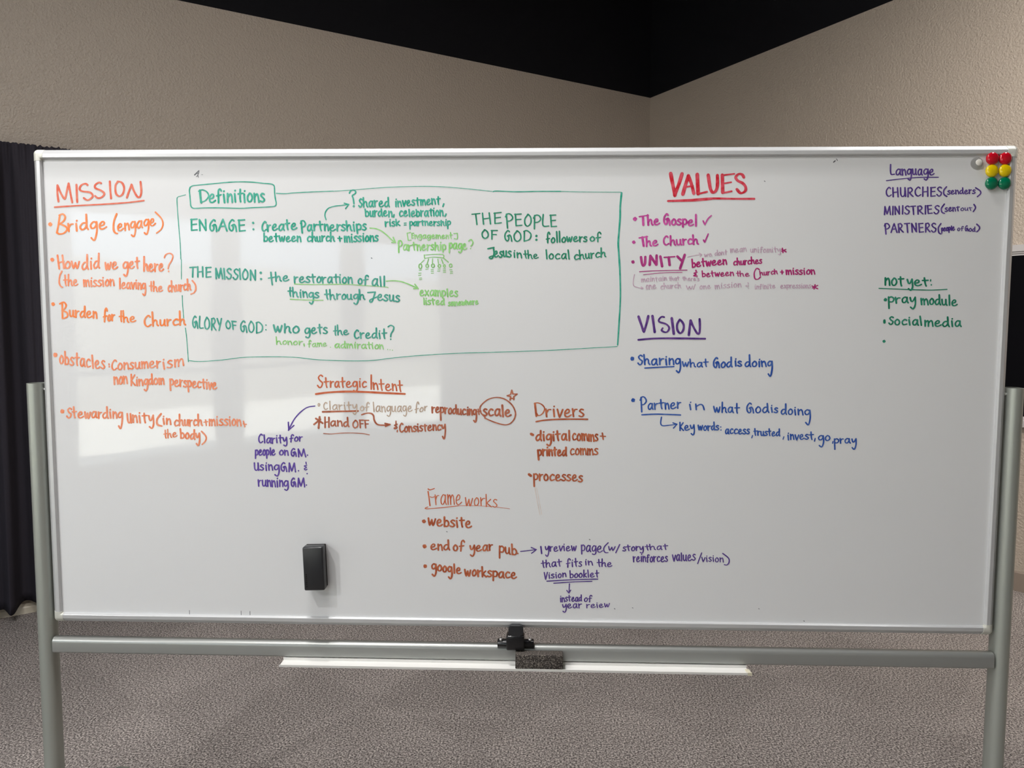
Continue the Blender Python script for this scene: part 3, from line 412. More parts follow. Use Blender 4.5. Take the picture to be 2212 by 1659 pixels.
('teal definition line starting ENGAGE','teal',"40,-8202,17492,-8207,17219,-8207,17219,-8062,17230;40,-8222,17487,-8057,17499;40,-8205,17361,-8075,17373;40,-7998,17481,-7994,17213;40,-7998,17481,-7847,17227;40,-7841,17488,-7841,17219;40,-7600,17450,-7636,17481,-7720,17387,-7732,17261,-7683,17201,-7638,17261,-7640,17340;40,-7670,17332,-7608,17363,-7574,17308,-7569,17197;40,-7520,17212,-7398,17495,-7398,17495,-7305,17210;40,-7472,17314,-7334,17324;40,-7118,17450,-7159,17482,-7237,17388,-7239,17262,-7181,17202,-7140,17262,-7149,17340;40,-7180,17333,-7118,17364,-7078,17308,-7062,17198;40,-6989,17471,-6981,17199,-6981,17199,-6835,17210;40,-7010,17467,-6843,17478;40,-6986,17341,-6855,17352;62,-6631,17402;54,-6626,17242;40,-6301,17404,-6329,17435,-6390,17352,-6399,17246,-6360,17195,-6301,17238;40,-6273,17351,-6258,17196;40,-6263,17274,-6229,17338,-6188,17343;40,-6136,17277,-6068,17301,-6051,17349,-6082,17370,-6131,17308,-6127,17231,-6081,17215,-6016,17257;40,-5859,17348,-5907,17369,-5967,17306,-5966,17229,-5921,17216,-5869,17293,-5854,17364;40,-5854,17364,-5864,17262,-5840,17217;40,-5769,17471,-5761,17298,-5747,17236;40,-5814,17377,-5701,17394;40,-5656,17299,-5579,17323,-5561,17371,-5597,17392,-5650,17330,-5645,17253,-5592,17237,-5520,17280;40,-5407,17442,-5386,17155;40,-5421,17386,-5390,17449,-5335,17442,-5299,17372,-5337,17309,-5391,17294;40,-5151,17331,-5195,17353,-5244,17295,-5238,17218,-5197,17203,-5156,17277,-5148,17346;40,-5148,17346,-5149,17246,-5124,17201;40,-5084,17367,-5078,17214;40,-5078,17291,-5041,17352,-5000,17355;40,-4935,17435,-4921,17271,-4903,17210;40,-4979,17351,-4859,17363;40,-4813,17366,-4812,17214;40,-4807,17305,-4763,17359,-4735,17329,-4722,17214;40,-4677,17264,-4603,17284,-4589,17330,-4625,17352,-4674,17294,-4663,17218,-4610,17200,-4542,17238;40,-4497,17356,-4494,17204;40,-4493,17280,-4454,17341,-4413,17345;40,-4304,17345,-4343,17360,-4377,17321,-4333,17283,-4297,17245,-4333,17207,-4389,17222;40,-4265,17443,-4245,17208;40,-4248,17284,-4205,17349,-4165,17323,-4155,17239,-4127,17209;40,-4083,17351,-4066,17206;40,-4079,17408,-4075,17414;40,-4009,17360,-3986,17143;40,-4004,17330,-3955,17368,-3895,17323,-3916,17239,-3984,17231;40,-3771,17358,-3808,17373,-3842,17335,-3800,17297,-3768,17259,-3803,17220,-3856,17235;38,-6356,17146,-6357,17063,-6359,16944;38,-6358,17023,-6314,17066,-6272,17023,-6287,16959,-6329,16944,-6357,16963;38,-6232,16988,-6173,17005,-6160,17045,-6188,17065,-6229,17015,-6223,16948,-6181,16932,-6125,16965;38,-6055,17132,-6054,16992,-6042,16939;38,-6100,17062,-5996,17071;38,-5972,17076,-5950,16956,-5935,16950,-5905,17043,-5902,17043,-5884,16956,-5867,16950,-5833,17069;38,-5791,16988,-5733,17005,-5720,17045,-5747,17065,-5787,17014,-5783,16948,-5743,16932,-5688,16965;38,-5652,16995,-5592,17012,-5578,17051,-5606,17071,-5648,17021,-5643,16955,-5602,16939,-5545,16972;38,-5512,17068,-5508,16935;38,-5505,17015,-5465,17061,-5438,17034,-5424,16935;38,-5167,17047,-5203,17066,-5253,17006,-5230,16939,-5161,16960;38,-5130,17163,-5133,16938;38,-5130,17004,-5092,17060,-5062,17038,-5061,16967,-5040,16942;38,-5014,17054,-5005,16956,-4977,16934,-4947,16971,-4942,17056;38,-4942,17056,-4937,16959,-4920,16933;38,-4888,17076,-4880,16946;38,-4881,17011,-4849,17064,-4813,17068;38,-4703,17053,-4736,17071,-4778,17011,-4753,16944,-4693,16966;38,-4665,17165,-4664,16941;38,-4662,17006,-4625,17062,-4594,17041,-4591,16969,-4570,16944;33,-4486,17015,-4381,17015;33,-4442,17059,-4430,16946;38,-4314,17065,-4309,16925;38,-4307,17009,-4279,17059,-4260,17038,-4255,16926;38,-4254,17003,-4222,17060,-4196,17039,-4181,16927;38,-4139,17055,-4127,16922;38,-4135,17107,-4131,17113;38,-3996,17057,-4030,17071,-4064,17035,-4027,17000,-3998,16966,-4033,16930,-4082,16943;38,-3898,17061,-3931,17074,-3960,17039,-3923,17004,-3894,16970,-3924,16934,-3971,16947;38,-3845,17076,-3835,16942;38,-3839,17128,-3835,17133;38,-3743,17078,-3781,17021,-3775,16951,-3737,16938,-3705,16994,-3718,17057,-3743,17078,-3749,17075;38,-3661,17081,-3661,16941;38,-3656,17025,-3616,17075,-3590,17047,-3580,16942;38,-3469,17071,-3502,17085,-3534,17049,-3498,17015,-3471,16980,-3504,16944,-3551,16958"),
('teal question mark with a curved arrow and small note beside it','teal',"35,-4175,18134,-4145,18186,-4079,18210,-4018,18176,-4032,18121,-4103,18071,-4081,18000,-4064,17870;20,-4069,17833,-4088,17810,-4069,17788,-4050,17810,-4069,17833;28,-4775,17480,-4802,17573,-4787,17666,-4713,17760,-4560,17811,-4369,17833,-4198,17855;28,-4311,17885,-4194,17855,-4194,17855,-4279,17755;35,-3860,17972,-3888,17994,-3924,17955,-3902,17903,-3865,17864,-3886,17799,-3916,17790,-3941,17824;35,-3828,18019,-3819,17792;35,-3819,17865,-3780,17926,-3747,17901,-3742,17822,-3718,17793;35,-3599,17917,-3637,17938,-3681,17883,-3676,17811,-3641,17796,-3604,17866,-3596,17931;35,-3596,17931,-3599,17837,-3577,17794;35,-3551,17949,-3535,17804;35,-3540,17877,-3510,17935,-3472,17938;35,-3428,17855,-3367,17874,-3355,17917,-3384,17939,-3425,17884,-3417,17811,-3375,17794,-3318,17830;35,-3201,17918,-3250,17922,-3289,17853,-3261,17795,-3216,17827,-3195,17911,-3202,18021;35,-3202,18021,-3194,17853,-3173,17795;35,-3010,17924,-3006,17797;35,-3003,17973,-2999,17979;35,-2964,17935,-2951,17802;35,-2954,17882,-2918,17931,-2890,17906,-2870,17807;35,-2839,17944,-2809,17819,-2799,17819,-2761,17942;35,-2730,17875,-2677,17895,-2668,17936,-2694,17954,-2729,17901,-2720,17835,-2681,17821,-2632,17857;35,-2542,17951,-2572,17963,-2599,17928,-2565,17897,-2538,17865,-2566,17830,-2609,17841;35,-2467,18008,-2465,17883,-2454,17830;35,-2509,17951,-2411,17966;35,-2391,17966,-2380,17833;35,-2383,17913,-2360,17961,-2342,17942,-2333,17836;35,-2335,17909,-2310,17964,-2285,17945,-2267,17840;35,-2230,17898,-2175,17918,-2163,17959,-2190,17977,-2227,17925,-2222,17858,-2183,17844,-2132,17881;35,-2108,17990,-2096,17857;35,-2099,17937,-2064,17986,-2036,17961,-2018,17862;35,-1945,18036,-1948,17910,-1938,17858;35,-1987,17979,-1894,17994;35,-1806,17865,-1829,17800;35,-3785,17736,-3777,17685,-3770,17559;35,-3775,17643,-3740,17687,-3700,17643,-3709,17576,-3744,17559,-3770,17580;35,-3659,17685,-3657,17580,-3633,17555,-3602,17594,-3592,17685;35,-3592,17685,-3594,17580,-3580,17553;35,-3549,17700,-3543,17561;35,-3544,17631,-3514,17686,-3482,17689;35,-3375,17681,-3420,17685,-3456,17618,-3431,17562,-3389,17593,-3370,17674,-3376,17739;35,-3376,17739,-3369,17618,-3350,17562;35,-3318,17620,-3267,17639,-3258,17681,-3283,17701,-3317,17648,-3308,17578,-3271,17562,-3223,17597;35,-3188,17687,-3187,17547;35,-3183,17631,-3144,17680,-3119,17652,-3109,17547;35,-3057,17598,-3069,17542;35,-2846,17675,-2877,17695,-2918,17632,-2896,17560,-2838,17581;35,-2809,17617,-2759,17636,-2749,17678,-2774,17699,-2807,17645,-2800,17576,-2764,17559,-2717,17595;35,-2680,17725,-2669,17558;35,-2620,17610,-2564,17629,-2553,17671,-2580,17691,-2617,17638,-2611,17568,-2572,17552,-2520,17587;35,-2499,17721,-2492,17679,-2485,17554;35,-2490,17637,-2458,17682,-2421,17638,-2429,17571,-2462,17554,-2485,17575;35,-2384,17698,-2378,17559;35,-2379,17629,-2350,17685,-2319,17688;35,-2211,17676,-2246,17696,-2286,17643,-2282,17573,-2249,17560,-2216,17627,-2209,17690;35,-2209,17690,-2211,17599,-2191,17557;35,-2131,17736,-2131,17628,-2122,17572;35,-2168,17701,-2084,17712;35,-2063,17698,-2055,17566;35,-2058,17750,-2054,17756;35,-1974,17703,-2008,17647,-2001,17578,-1966,17564,-1938,17620,-1951,17683,-1974,17703,-1980,17700;35,-1901,17707,-1898,17568;35,-1896,17652,-1861,17701,-1838,17673,-1826,17569;35,-1750,17614,-1777,17559;34,-3281,17424,-3272,17309;34,-3274,17367,-3243,17414,-3208,17418;34,-3166,17428,-3155,17319;34,-3160,17471,-3156,17476;34,-3042,17422,-3075,17433,-3104,17403,-3066,17375,-3037,17348,-3066,17318,-3113,17327;34,-3011,17485,-2994,17328;34,-2929,17440,-2992,17380,-2992,17380,-2911,17331;25,-2807,17389,-2750,17395;25,-2807,17343,-2750,17346;31,-2660,17425,-2658,17244;31,-2659,17404,-2627,17430,-2592,17399,-2608,17341,-2650,17336;31,-2495,17415,-2524,17430,-2559,17390,-2557,17338,-2530,17328,-2500,17378,-2492,17425;31,-2492,17425,-2496,17358,-2481,17326;31,-2455,17433,-2450,17329;31,-2450,17381,-2426,17423,-2399,17425;31,-2346,17453,-2344,17374,-2335,17332;31,-2379,17429,-2301,17437;31,-2278,17438,-2274,17334;31,-2272,17397,-2240,17434,-2218,17413,-2207,17335;31,-2173,17371,-2123,17385,-2111,17416,-2135,17432,-2170,17392,-2166,17340,-2131,17328,-2083,17354;31,-2055,17431,-2052,17326;31,-2051,17379,-2022,17420,-1992,17423;31,-1911,17421,-1939,17431,-1964,17405,-1933,17379,-1908,17353,-1934,17327,-1975,17337;31,-1874,17453,-1873,17330;31,-1872,17382,-1841,17426,-1816,17409,-1813,17352,-1796,17331;31,-1760,17432,-1754,17333;31,-1754,17471,-1751,17475;31,-1710,17437,-1707,17251;31,-1708,17416,-1676,17442,-1642,17411,-1658,17354,-1700,17348"),
('light green arrow and bracketed note above a small sketch','lime',"28,-3672,17269,-3539,17258,-3388,17202,-3237,17086,-3124,16977,-3029,16910;28,-3085,17039,-3026,16906,-3026,16906,-3124,16913;23,-2643,17163,-2733,17141,-2733,17141,-2706,16964,-2706,16964,-2630,16969;25,-2612,17137,-2616,17020,-2616,17020,-2567,17025;25,-2619,17135,-2562,17140;25,-2614,17081,-2570,17086;25,-2543,17100,-2533,17010;25,-2535,17064,-2510,17095,-2489,17077,-2474,17010;25,-2381,17093,-2413,17107,-2446,17071,-2433,17031,-2402,17033,-2379,17071,-2376,17102,-2371,17004,-2397,16968,-2435,16978;25,-2267,17088,-2299,17102,-2337,17068,-2335,17023,-2305,17014,-2272,17057,-2264,17097;25,-2264,17097,-2268,17039,-2250,17012;25,-2156,17084,-2188,17097,-2224,17062,-2212,17021,-2179,17024,-2155,17061,-2151,17093,-2148,17002,-2176,16966,-2215,16977;25,-2117,17051,-2068,17062,-2058,17089,-2082,17103,-2115,17069,-2108,17024,-2074,17013,-2027,17035;25,-2006,17101,-1997,17011;25,-1999,17065,-1977,17096,-1960,17083,-1952,17011;25,-1954,17060,-1929,17096,-1906,17082,-1890,17010;25,-1860,17044,-1813,17056,-1803,17082,-1826,17096,-1857,17062,-1852,17017,-1819,17006,-1775,17028;25,-1750,17095,-1747,17005;25,-1745,17059,-1717,17090,-1697,17072,-1687,17005;25,-1641,17157,-1634,17045,-1623,17009;25,-1669,17093,-1596,17098;23,-1558,17131,-1469,17136,-1469,17136,-1473,17006,-1549,17006;33,-2948,16947,-2946,16664;33,-2963,16893,-2933,16954,-2887,16948,-2860,16881,-2896,16819,-2942,16806;33,-2744,16839,-2780,16859,-2822,16806,-2820,16735,-2786,16722,-2750,16789,-2742,16853;33,-2742,16853,-2746,16761,-2727,16719;33,-2704,16847,-2689,16706;33,-2694,16777,-2666,16833,-2631,16836;33,-2571,16911,-2560,16778,-2546,16722;33,-2607,16852,-2511,16863;33,-2483,16854,-2474,16714;33,-2475,16798,-2440,16847,-2415,16819,-2399,16714;33,-2363,16776,-2306,16794,-2294,16837,-2322,16857,-2361,16804,-2353,16734,-2312,16717,-2258,16753;33,-2228,16853,-2221,16713;33,-2222,16783,-2191,16839,-2156,16842;33,-2069,16850,-2097,16864,-2123,16829,-2091,16794,-2066,16759,-2093,16724,-2133,16738;33,-2027,16910,-2028,16714;33,-2025,16784,-1989,16843,-1960,16819,-1957,16742,-1937,16714;33,-1897,16859,-1890,16725;33,-1892,16910,-1888,16916;33,-1846,16851,-1831,16678;33,-1843,16823,-1809,16858,-1767,16817,-1782,16739,-1829,16732;33,-1669,16893,-1673,16664;33,-1668,16864,-1634,16899,-1599,16855,-1618,16775,-1661,16769;33,-1493,16872,-1527,16895,-1566,16841,-1563,16768,-1531,16752,-1498,16822,-1490,16887;33,-1490,16887,-1493,16792,-1474,16748;33,-1368,16861,-1404,16884,-1444,16827,-1431,16761,-1395,16764,-1367,16825,-1362,16876,-1361,16722,-1394,16658,-1437,16677;33,-1329,16798,-1279,16815,-1270,16859,-1295,16881,-1327,16827,-1320,16754,-1283,16735,-1237,16771;30,-1189,16944,-1132,16981,-1080,16925,-1095,16860,-1133,16819;29,-1137,16757"),
('light green sketch of a bar linked to six small ovals','lime2',"23,-2304,16602,-2295,16514,-2295,16514,-2076,16546,-1820,16527,-1820,16527,-1833,16608,-2076,16615,-2304,16596;21,-2304,16480,-2385,16401;21,-2196,16499,-2233,16386;21,-2095,16508,-2100,16401;21,-1962,16495,-1948,16386;21,-1867,16490,-1830,16386;21,-1820,16527,-1697,16420;25,-2366,16321,-2378,16278,-2405,16260,-2432,16278,-2442,16320,-2431,16363,-2404,16381,-2377,16363,-2366,16321;25,-2199,16330,-2209,16301,-2233,16289,-2257,16301,-2267,16330,-2257,16359,-2233,16371,-2209,16359,-2199,16330;25,-2049,16334,-2060,16302,-2087,16289,-2114,16302,-2125,16334,-2113,16366,-2087,16379,-2060,16366,-2049,16334;25,-1891,16326,-1901,16300,-1925,16289,-1949,16300,-1959,16326,-1949,16353,-1925,16364,-1901,16353,-1891,16326;25,-1775,16326,-1782,16303,-1798,16293,-1814,16302,-1821,16326,-1814,16350,-1798,16360,-1782,16350,-1775,16326;25,-1606,16336,-1616,16307,-1640,16295,-1664,16307,-1674,16336,-1664,16365,-1640,16377,-1616,16365,-1606,16336;20,-2437,16219,-2377,16223;20,-2448,16144,-2387,16148;20,-2452,16093,-2391,16097;20,-2433,16023,-2372,16027;20,-2433,15986,-2372,15990;20,-2270,16244,-2209,16247;20,-2137,16238,-2076,16242;20,-2137,16193,-2076,16197;20,-2131,16144,-2071,16148;20,-1965,16249,-1905,16253;20,-1971,16197,-1911,16201;20,-1829,16253,-1768,16257;20,-1829,16212,-1768,16216;20,-1829,16169,-1768,16172;20,-1667,16231,-1606,16234;20,-1652,16182,-1591,16186;20,-1652,16141,-1591,16144"),
('green capitals naming the people, with a definition after','green',"33,-1105,17605,-901,17625;33,-1008,17613,-977,17353;33,-838,17631,-812,17363;33,-671,17638,-638,17370;33,-827,17489,-654,17512;33,-531,17636,-526,17377,-526,17377,-366,17396;33,-554,17630,-371,17650;33,-530,17512,-386,17530;33,-242,17606,-212,17266;33,-263,17541,-216,17613,-136,17602,-83,17519,-140,17448,-219,17434;33,-17,17606,1,17324,1,17324,149,17333;33,-38,17602,131,17610;33,-9,17471,124,17480;33,303,17602,222,17491,227,17361,292,17310,367,17389,367,17519,303,17602,287,17596;33,462,17572,459,17245;33,434,17508,489,17580,570,17569,616,17486,551,17415,469,17401;33,676,17596,662,17401,692,17311,820,17315;33,860,17581,881,17299,881,17299,1010,17308;33,842,17577,989,17585;33,870,17446,985,17455;33,-779,17225,-847,17145,-832,17049,-765,17010,-700,17067,-711,17163,-779,17225,-793,17221;33,-601,17204,-603,16996;33,-621,17204,-464,17204;33,-606,17103,-492,17104;33,-166,17174,-204,17204,-272,17118,-268,17002,-214,16946,-179,17001,-190,17073;33,-218,17066,-163,17095,-124,17043,-106,16942;33,31,17197,-46,17096,-30,16981,43,16936,117,17008,106,17123,31,17197,15,17191;33,209,17187,207,16941;33,190,17180,274,17201,372,17113,339,16990,207,16941;62,510,17069;62,510,16974;35,844,17112,817,17163,789,17110,791,16975,792,16902;35,755,16989,841,17008;35,927,17026,887,16976,894,16914,934,16903,967,16954,953,17008,927,17026,920,17023;35,1013,17174,1029,16915;35,1081,17181,1092,16922;35,1194,17036,1150,16985,1156,16924,1198,16913,1235,16963,1222,17018,1194,17036,1187,17033;35,1271,17049,1289,16939,1302,16933,1332,17020,1334,17020,1349,16941,1365,16935,1397,17047;35,1437,16983,1501,17001,1514,17038,1483,17055,1440,17008,1448,16947,1494,16933,1554,16966;35,1584,17049,1595,16927;35,1592,16988,1622,17038,1658,17042;35,1761,17040,1727,17051,1697,17019,1737,16990,1768,16960,1737,16929,1687,16939;33,1900,17052,1852,17008,1864,16952,1915,16941,1954,16985,1934,17036,1900,17052,1891,17050;33,2113,17121,2077,17163,2039,17121,2040,17007,2040,16927;33,1992,17020,2107,17035;43,-705,16753,-550,16785;38,-564,16775,-550,16654,-573,16551,-620,16505,-667,16538,-611,16570,-526,16576;38,-539,16610,-485,16631,-476,16676,-503,16698,-537,16640,-528,16566,-488,16549,-439,16587;38,-345,16674,-374,16689,-401,16651,-370,16614,-346,16577,-374,16539,-415,16553;38,-316,16695,-308,16584,-280,16557,-250,16600,-244,16697;38,-244,16697,-240,16585,-223,16556;38,-127,16683,-159,16697,-188,16659,-152,16623,-123,16586,-154,16548,-201,16562;33,-44,16656,-34,16540;33,-36,16700,-31,16705;33,30,16656,41,16534;33,41,16607,86,16648,120,16623,141,16531;30,228,16707,243,16563,259,16521;30,192,16620,294,16622;30,298,16713,314,16517;30,312,16568,348,16609,381,16590,389,16533,413,16512;30,446,16563,508,16573,519,16603,488,16620,448,16583,458,16531,502,16517,560,16540;33,756,16725,776,16505;33,883,16630,836,16578,848,16513,898,16500,936,16552,917,16611,883,16630,875,16628;33,1091,16609,1048,16628,990,16570,1022,16502,1103,16521;33,1244,16615,1201,16634,1150,16585,1151,16520,1191,16507,1236,16569,1247,16628;33,1247,16628,1241,16543,1263,16504;33,1302,16721,1328,16501;33,1555,16594,1513,16609,1462,16549,1496,16488,1571,16512;33,1582,16716,1604,16494;33,1600,16556,1639,16610,1675,16593,1685,16526,1712,16503;33,1740,16624,1750,16533,1782,16514,1814,16551,1819,16631;33,1819,16631,1825,16539,1845,16516;33,1869,16643,1887,16521;33,1881,16582,1910,16634,1947,16639;33,2085,16646,2047,16661,1996,16601,2023,16540,2094,16564;33,2124,16771,2127,16548;33,2129,16610,2174,16665,2211,16648,2215,16580,2241,16558"),
('teal definition line starting THE MISSION','teal2',"38,-8283,16286,-8110,16296;38,-8201,16290,-8216,16046;38,-8077,16303,-8082,16052;38,-7953,16302,-7953,16052;38,-8081,16171,-7952,16184;38,-7857,16284,-7866,16043,-7866,16043,-7743,16053;38,-7874,16280,-7734,16290;38,-7862,16168,-7751,16179;38,-7611,16263,-7611,16010;38,-7611,16263,-7550,16052,-7535,16051,-7486,16266,-7486,16266,-7447,16005;38,-7406,16260,-7392,15999;38,-7224,16232,-7271,16263,-7324,16214,-7285,16148,-7223,16095,-7253,16014,-7299,16004,-7343,16049;38,-7044,16217,-7087,16247,-7143,16199,-7110,16133,-7054,16080,-7089,15999,-7135,15989,-7174,16034;38,-7005,16253,-6990,15993;38,-6857,16244,-6924,16145,-6919,16030,-6864,15984,-6801,16054,-6803,16170,-6857,16244,-6870,16239;38,-6725,16217,-6731,15972;38,-6725,16217,-6615,15983;38,-6601,16220,-6610,15975;66,-6464,16154;58,-6460,15997;38,-6272,16017,-6089,16051;38,-6205,16163,-6191,15994,-6176,15859;38,-6087,16165,-6077,15942;38,-6077,16009,-6024,16067,-5980,16045,-5973,15972,-5942,15946;38,-5891,16002,-5812,16021,-5794,16062,-5831,16081,-5886,16029,-5880,15962,-5826,15947,-5751,15983;38,-5608,16056,-5601,15907;38,-5601,15982,-5562,16041,-5520,16043;38,-5475,15972,-5400,15991,-5383,16035,-5417,16058,-5470,16002,-5464,15928,-5412,15909,-5342,15946;38,-5217,16046,-5256,16061,-5294,16024,-5251,15987,-5217,15949,-5257,15912,-5314,15928;38,-5142,16114,-5133,15966,-5117,15907;38,-5187,16046,-5071,16055;38,-4976,16058,-5024,15999,-5022,15925,-4978,15909,-4937,15968,-4947,16035,-4976,16058,-4983,16055;38,-4900,16049,-4884,15900;38,-4889,15974,-4851,16033,-4805,16036;38,-4656,16029,-4698,16052,-4749,15996,-4748,15921,-4709,15906,-4664,15977,-4652,16044;38,-4652,16044,-4659,15947,-4638,15902;38,-4548,16113,-4550,15966,-4537,15906;38,-4604,16045,-4478,16054;38,-4452,16046,-4443,15904;38,-4444,16101,-4440,16106;38,-4327,16045,-4376,15986,-4370,15912,-4323,15896,-4283,15955,-4296,16022,-4327,16045,-4335,16042;38,-4233,16045,-4231,15896;38,-4226,15985,-4178,16037,-4147,16007,-4134,15895;38,-3933,16011,-3979,15957,-3970,15889,-3923,15875,-3884,15930,-3901,15991,-3933,16011,-3941,16009;38,-3724,16061,-3756,16092,-3794,16061,-3799,15956,-3805,15856;38,-3845,15972,-3733,15990;38,-3501,15980,-3552,16008,-3616,15944,-3615,15857,-3567,15838,-3512,15920,-3497,15997;38,-3497,15997,-3506,15885,-3480,15832;38,-3424,16058,-3405,15816;38,-3320,16068,-3321,15827;38,-5720,15784,-5725,15620,-5712,15565;38,-5778,15694,-5651,15697;38,-5657,15783,-5644,15553;38,-5645,15620,-5598,15674,-5557,15649,-5550,15575,-5521,15546;38,-5465,15666,-5455,15538;38,-5456,15716,-5451,15721;38,-5397,15685,-5383,15550;38,-5386,15631,-5341,15675,-5307,15646,-5284,15544;38,-5144,15637,-5188,15660,-5239,15609,-5222,15547,-5177,15549,-5141,15603,-5136,15650,-5132,15492,-5174,15369,-5229,15408;38,-4997,15646,-5040,15662,-5080,15631,-5032,15594,-4995,15559,-5037,15527,-5099,15544;37,-4797,15724,-4783,15545,-4764,15494;37,-4846,15613,-4716,15623;37,-4709,15731,-4696,15486;37,-4697,15550,-4651,15604,-4611,15583,-4603,15512,-4575,15487;37,-4531,15626,-4525,15498;37,-4525,15562,-4483,15613,-4437,15616;37,-4347,15618,-4395,15566,-4390,15502,-4346,15490,-4306,15541,-4318,15599,-4347,15618,-4355,15615;37,-4265,15608,-4256,15512,-4219,15489,-4179,15525,-4171,15609;37,-4171,15609,-4166,15513,-4144,15487;37,-3999,15600,-4046,15619,-4100,15567,-4085,15510,-4036,15514,-3998,15568,-3990,15613,-3991,15466,-4037,15366,-4095,15394;37,-3958,15733,-3941,15489;37,-3943,15553,-3899,15607,-3859,15586,-3850,15515,-3821,15490;38,-3744,15660,-3552,15673;38,-3556,15669,-3602,15518,-3641,15427,-3685,15423,-3679,15480,-3506,15552;38,-3487,15530,-3415,15546,-3399,15592,-3432,15617,-3482,15561,-3476,15483,-3428,15462,-3360,15497;38,-3240,15589,-3279,15607,-3316,15570,-3272,15529,-3238,15488,-3276,15451,-3333,15470;38,-3189,15596,-3185,15479,-3149,15449,-3107,15491,-3095,15591;38,-3095,15591,-3095,15474,-3074,15442;38,-2942,15568,-2984,15586,-3024,15549,-2978,15508,-2942,15467,-2984,15430,-3045,15449"),
('light green underlines, arrow and note about listed examples','lime',"25,-5611,15872,-5157,15860,-4500,15866;21,-4508,15867,-4220,15865,-3895,15839,-3359,15808,-3225,15787;25,-5728,15489,-5437,15475,-5109,15466,-4882,15465;30,-3272,15944,-3128,15957,-2937,15944,-2747,15887,-2462,15761;30,-2547,15869,-2462,15761,-2462,15761,-2580,15756;33,-2415,15642,-2358,15658,-2347,15701,-2375,15723,-2412,15670,-2405,15599,-2364,15581,-2312,15615;33,-2286,15717,-2202,15580;33,-2203,15715,-2285,15582;33,-2072,15700,-2111,15722,-2157,15670,-2154,15599,-2118,15584,-2078,15650,-2069,15714;33,-2069,15714,-2074,15622,-2053,15579;33,-2029,15720,-2017,15578;33,-2019,15663,-1994,15712,-1974,15690,-1964,15576;33,-1966,15654,-1938,15710,-1911,15688,-1890,15574;33,-1859,15705,-1845,15528;33,-1856,15677,-1819,15711,-1776,15667,-1792,15590,-1842,15584;33,-1731,15748,-1718,15563;33,-1666,15630,-1609,15647,-1597,15689,-1624,15711,-1663,15658,-1657,15587,-1617,15569,-1563,15603;33,-1471,15688,-1501,15703,-1529,15669,-1495,15632,-1468,15596,-1497,15562,-1541,15577;33,-2320,15520,-2312,15365;33,-2270,15469,-2262,15361;33,-2265,15511,-2262,15515;33,-2161,15460,-2190,15471,-2215,15443,-2182,15415,-2156,15386,-2183,15358,-2224,15369;33,-2100,15513,-2091,15409,-2078,15363;33,-2134,15469,-2044,15477;33,-2014,15404,-1960,15419,-1951,15453,-1978,15470,-2012,15427,-2003,15370,-1964,15356,-1914,15385;33,-1819,15451,-1857,15454,-1888,15400,-1868,15354,-1832,15379,-1815,15445,-1817,15509;33,-1817,15509,-1815,15400,-1800,15354;28,-1656,15416,-1676,15425,-1694,15400,-1671,15378,-1654,15355,-1673,15330,-1701,15338;28,-1604,15430,-1629,15391,-1625,15344,-1602,15336,-1582,15375,-1589,15417,-1604,15430,-1608,15428;28,-1559,15429,-1554,15335;28,-1554,15391,-1536,15425,-1523,15412,-1519,15336;28,-1519,15388,-1498,15427,-1480,15414,-1469,15339;28,-1445,15381,-1407,15395,-1399,15424,-1417,15437,-1443,15400,-1439,15353,-1412,15343,-1377,15368;28,-1360,15442,-1348,15358,-1340,15354,-1322,15421,-1320,15421,-1311,15360,-1301,15356,-1281,15442;28,-1259,15471,-1255,15354;28,-1255,15402,-1231,15443,-1211,15428,-1208,15376,-1194,15358;28,-1171,15399,-1133,15413,-1124,15442,-1142,15455,-1169,15418,-1165,15371,-1139,15361,-1102,15386;28,-1087,15457,-1078,15363;28,-1081,15410,-1062,15449,-1040,15452;28,-1013,15408,-977,15422,-970,15451,-987,15464,-1011,15427,-1007,15380,-982,15370,-949,15395"),
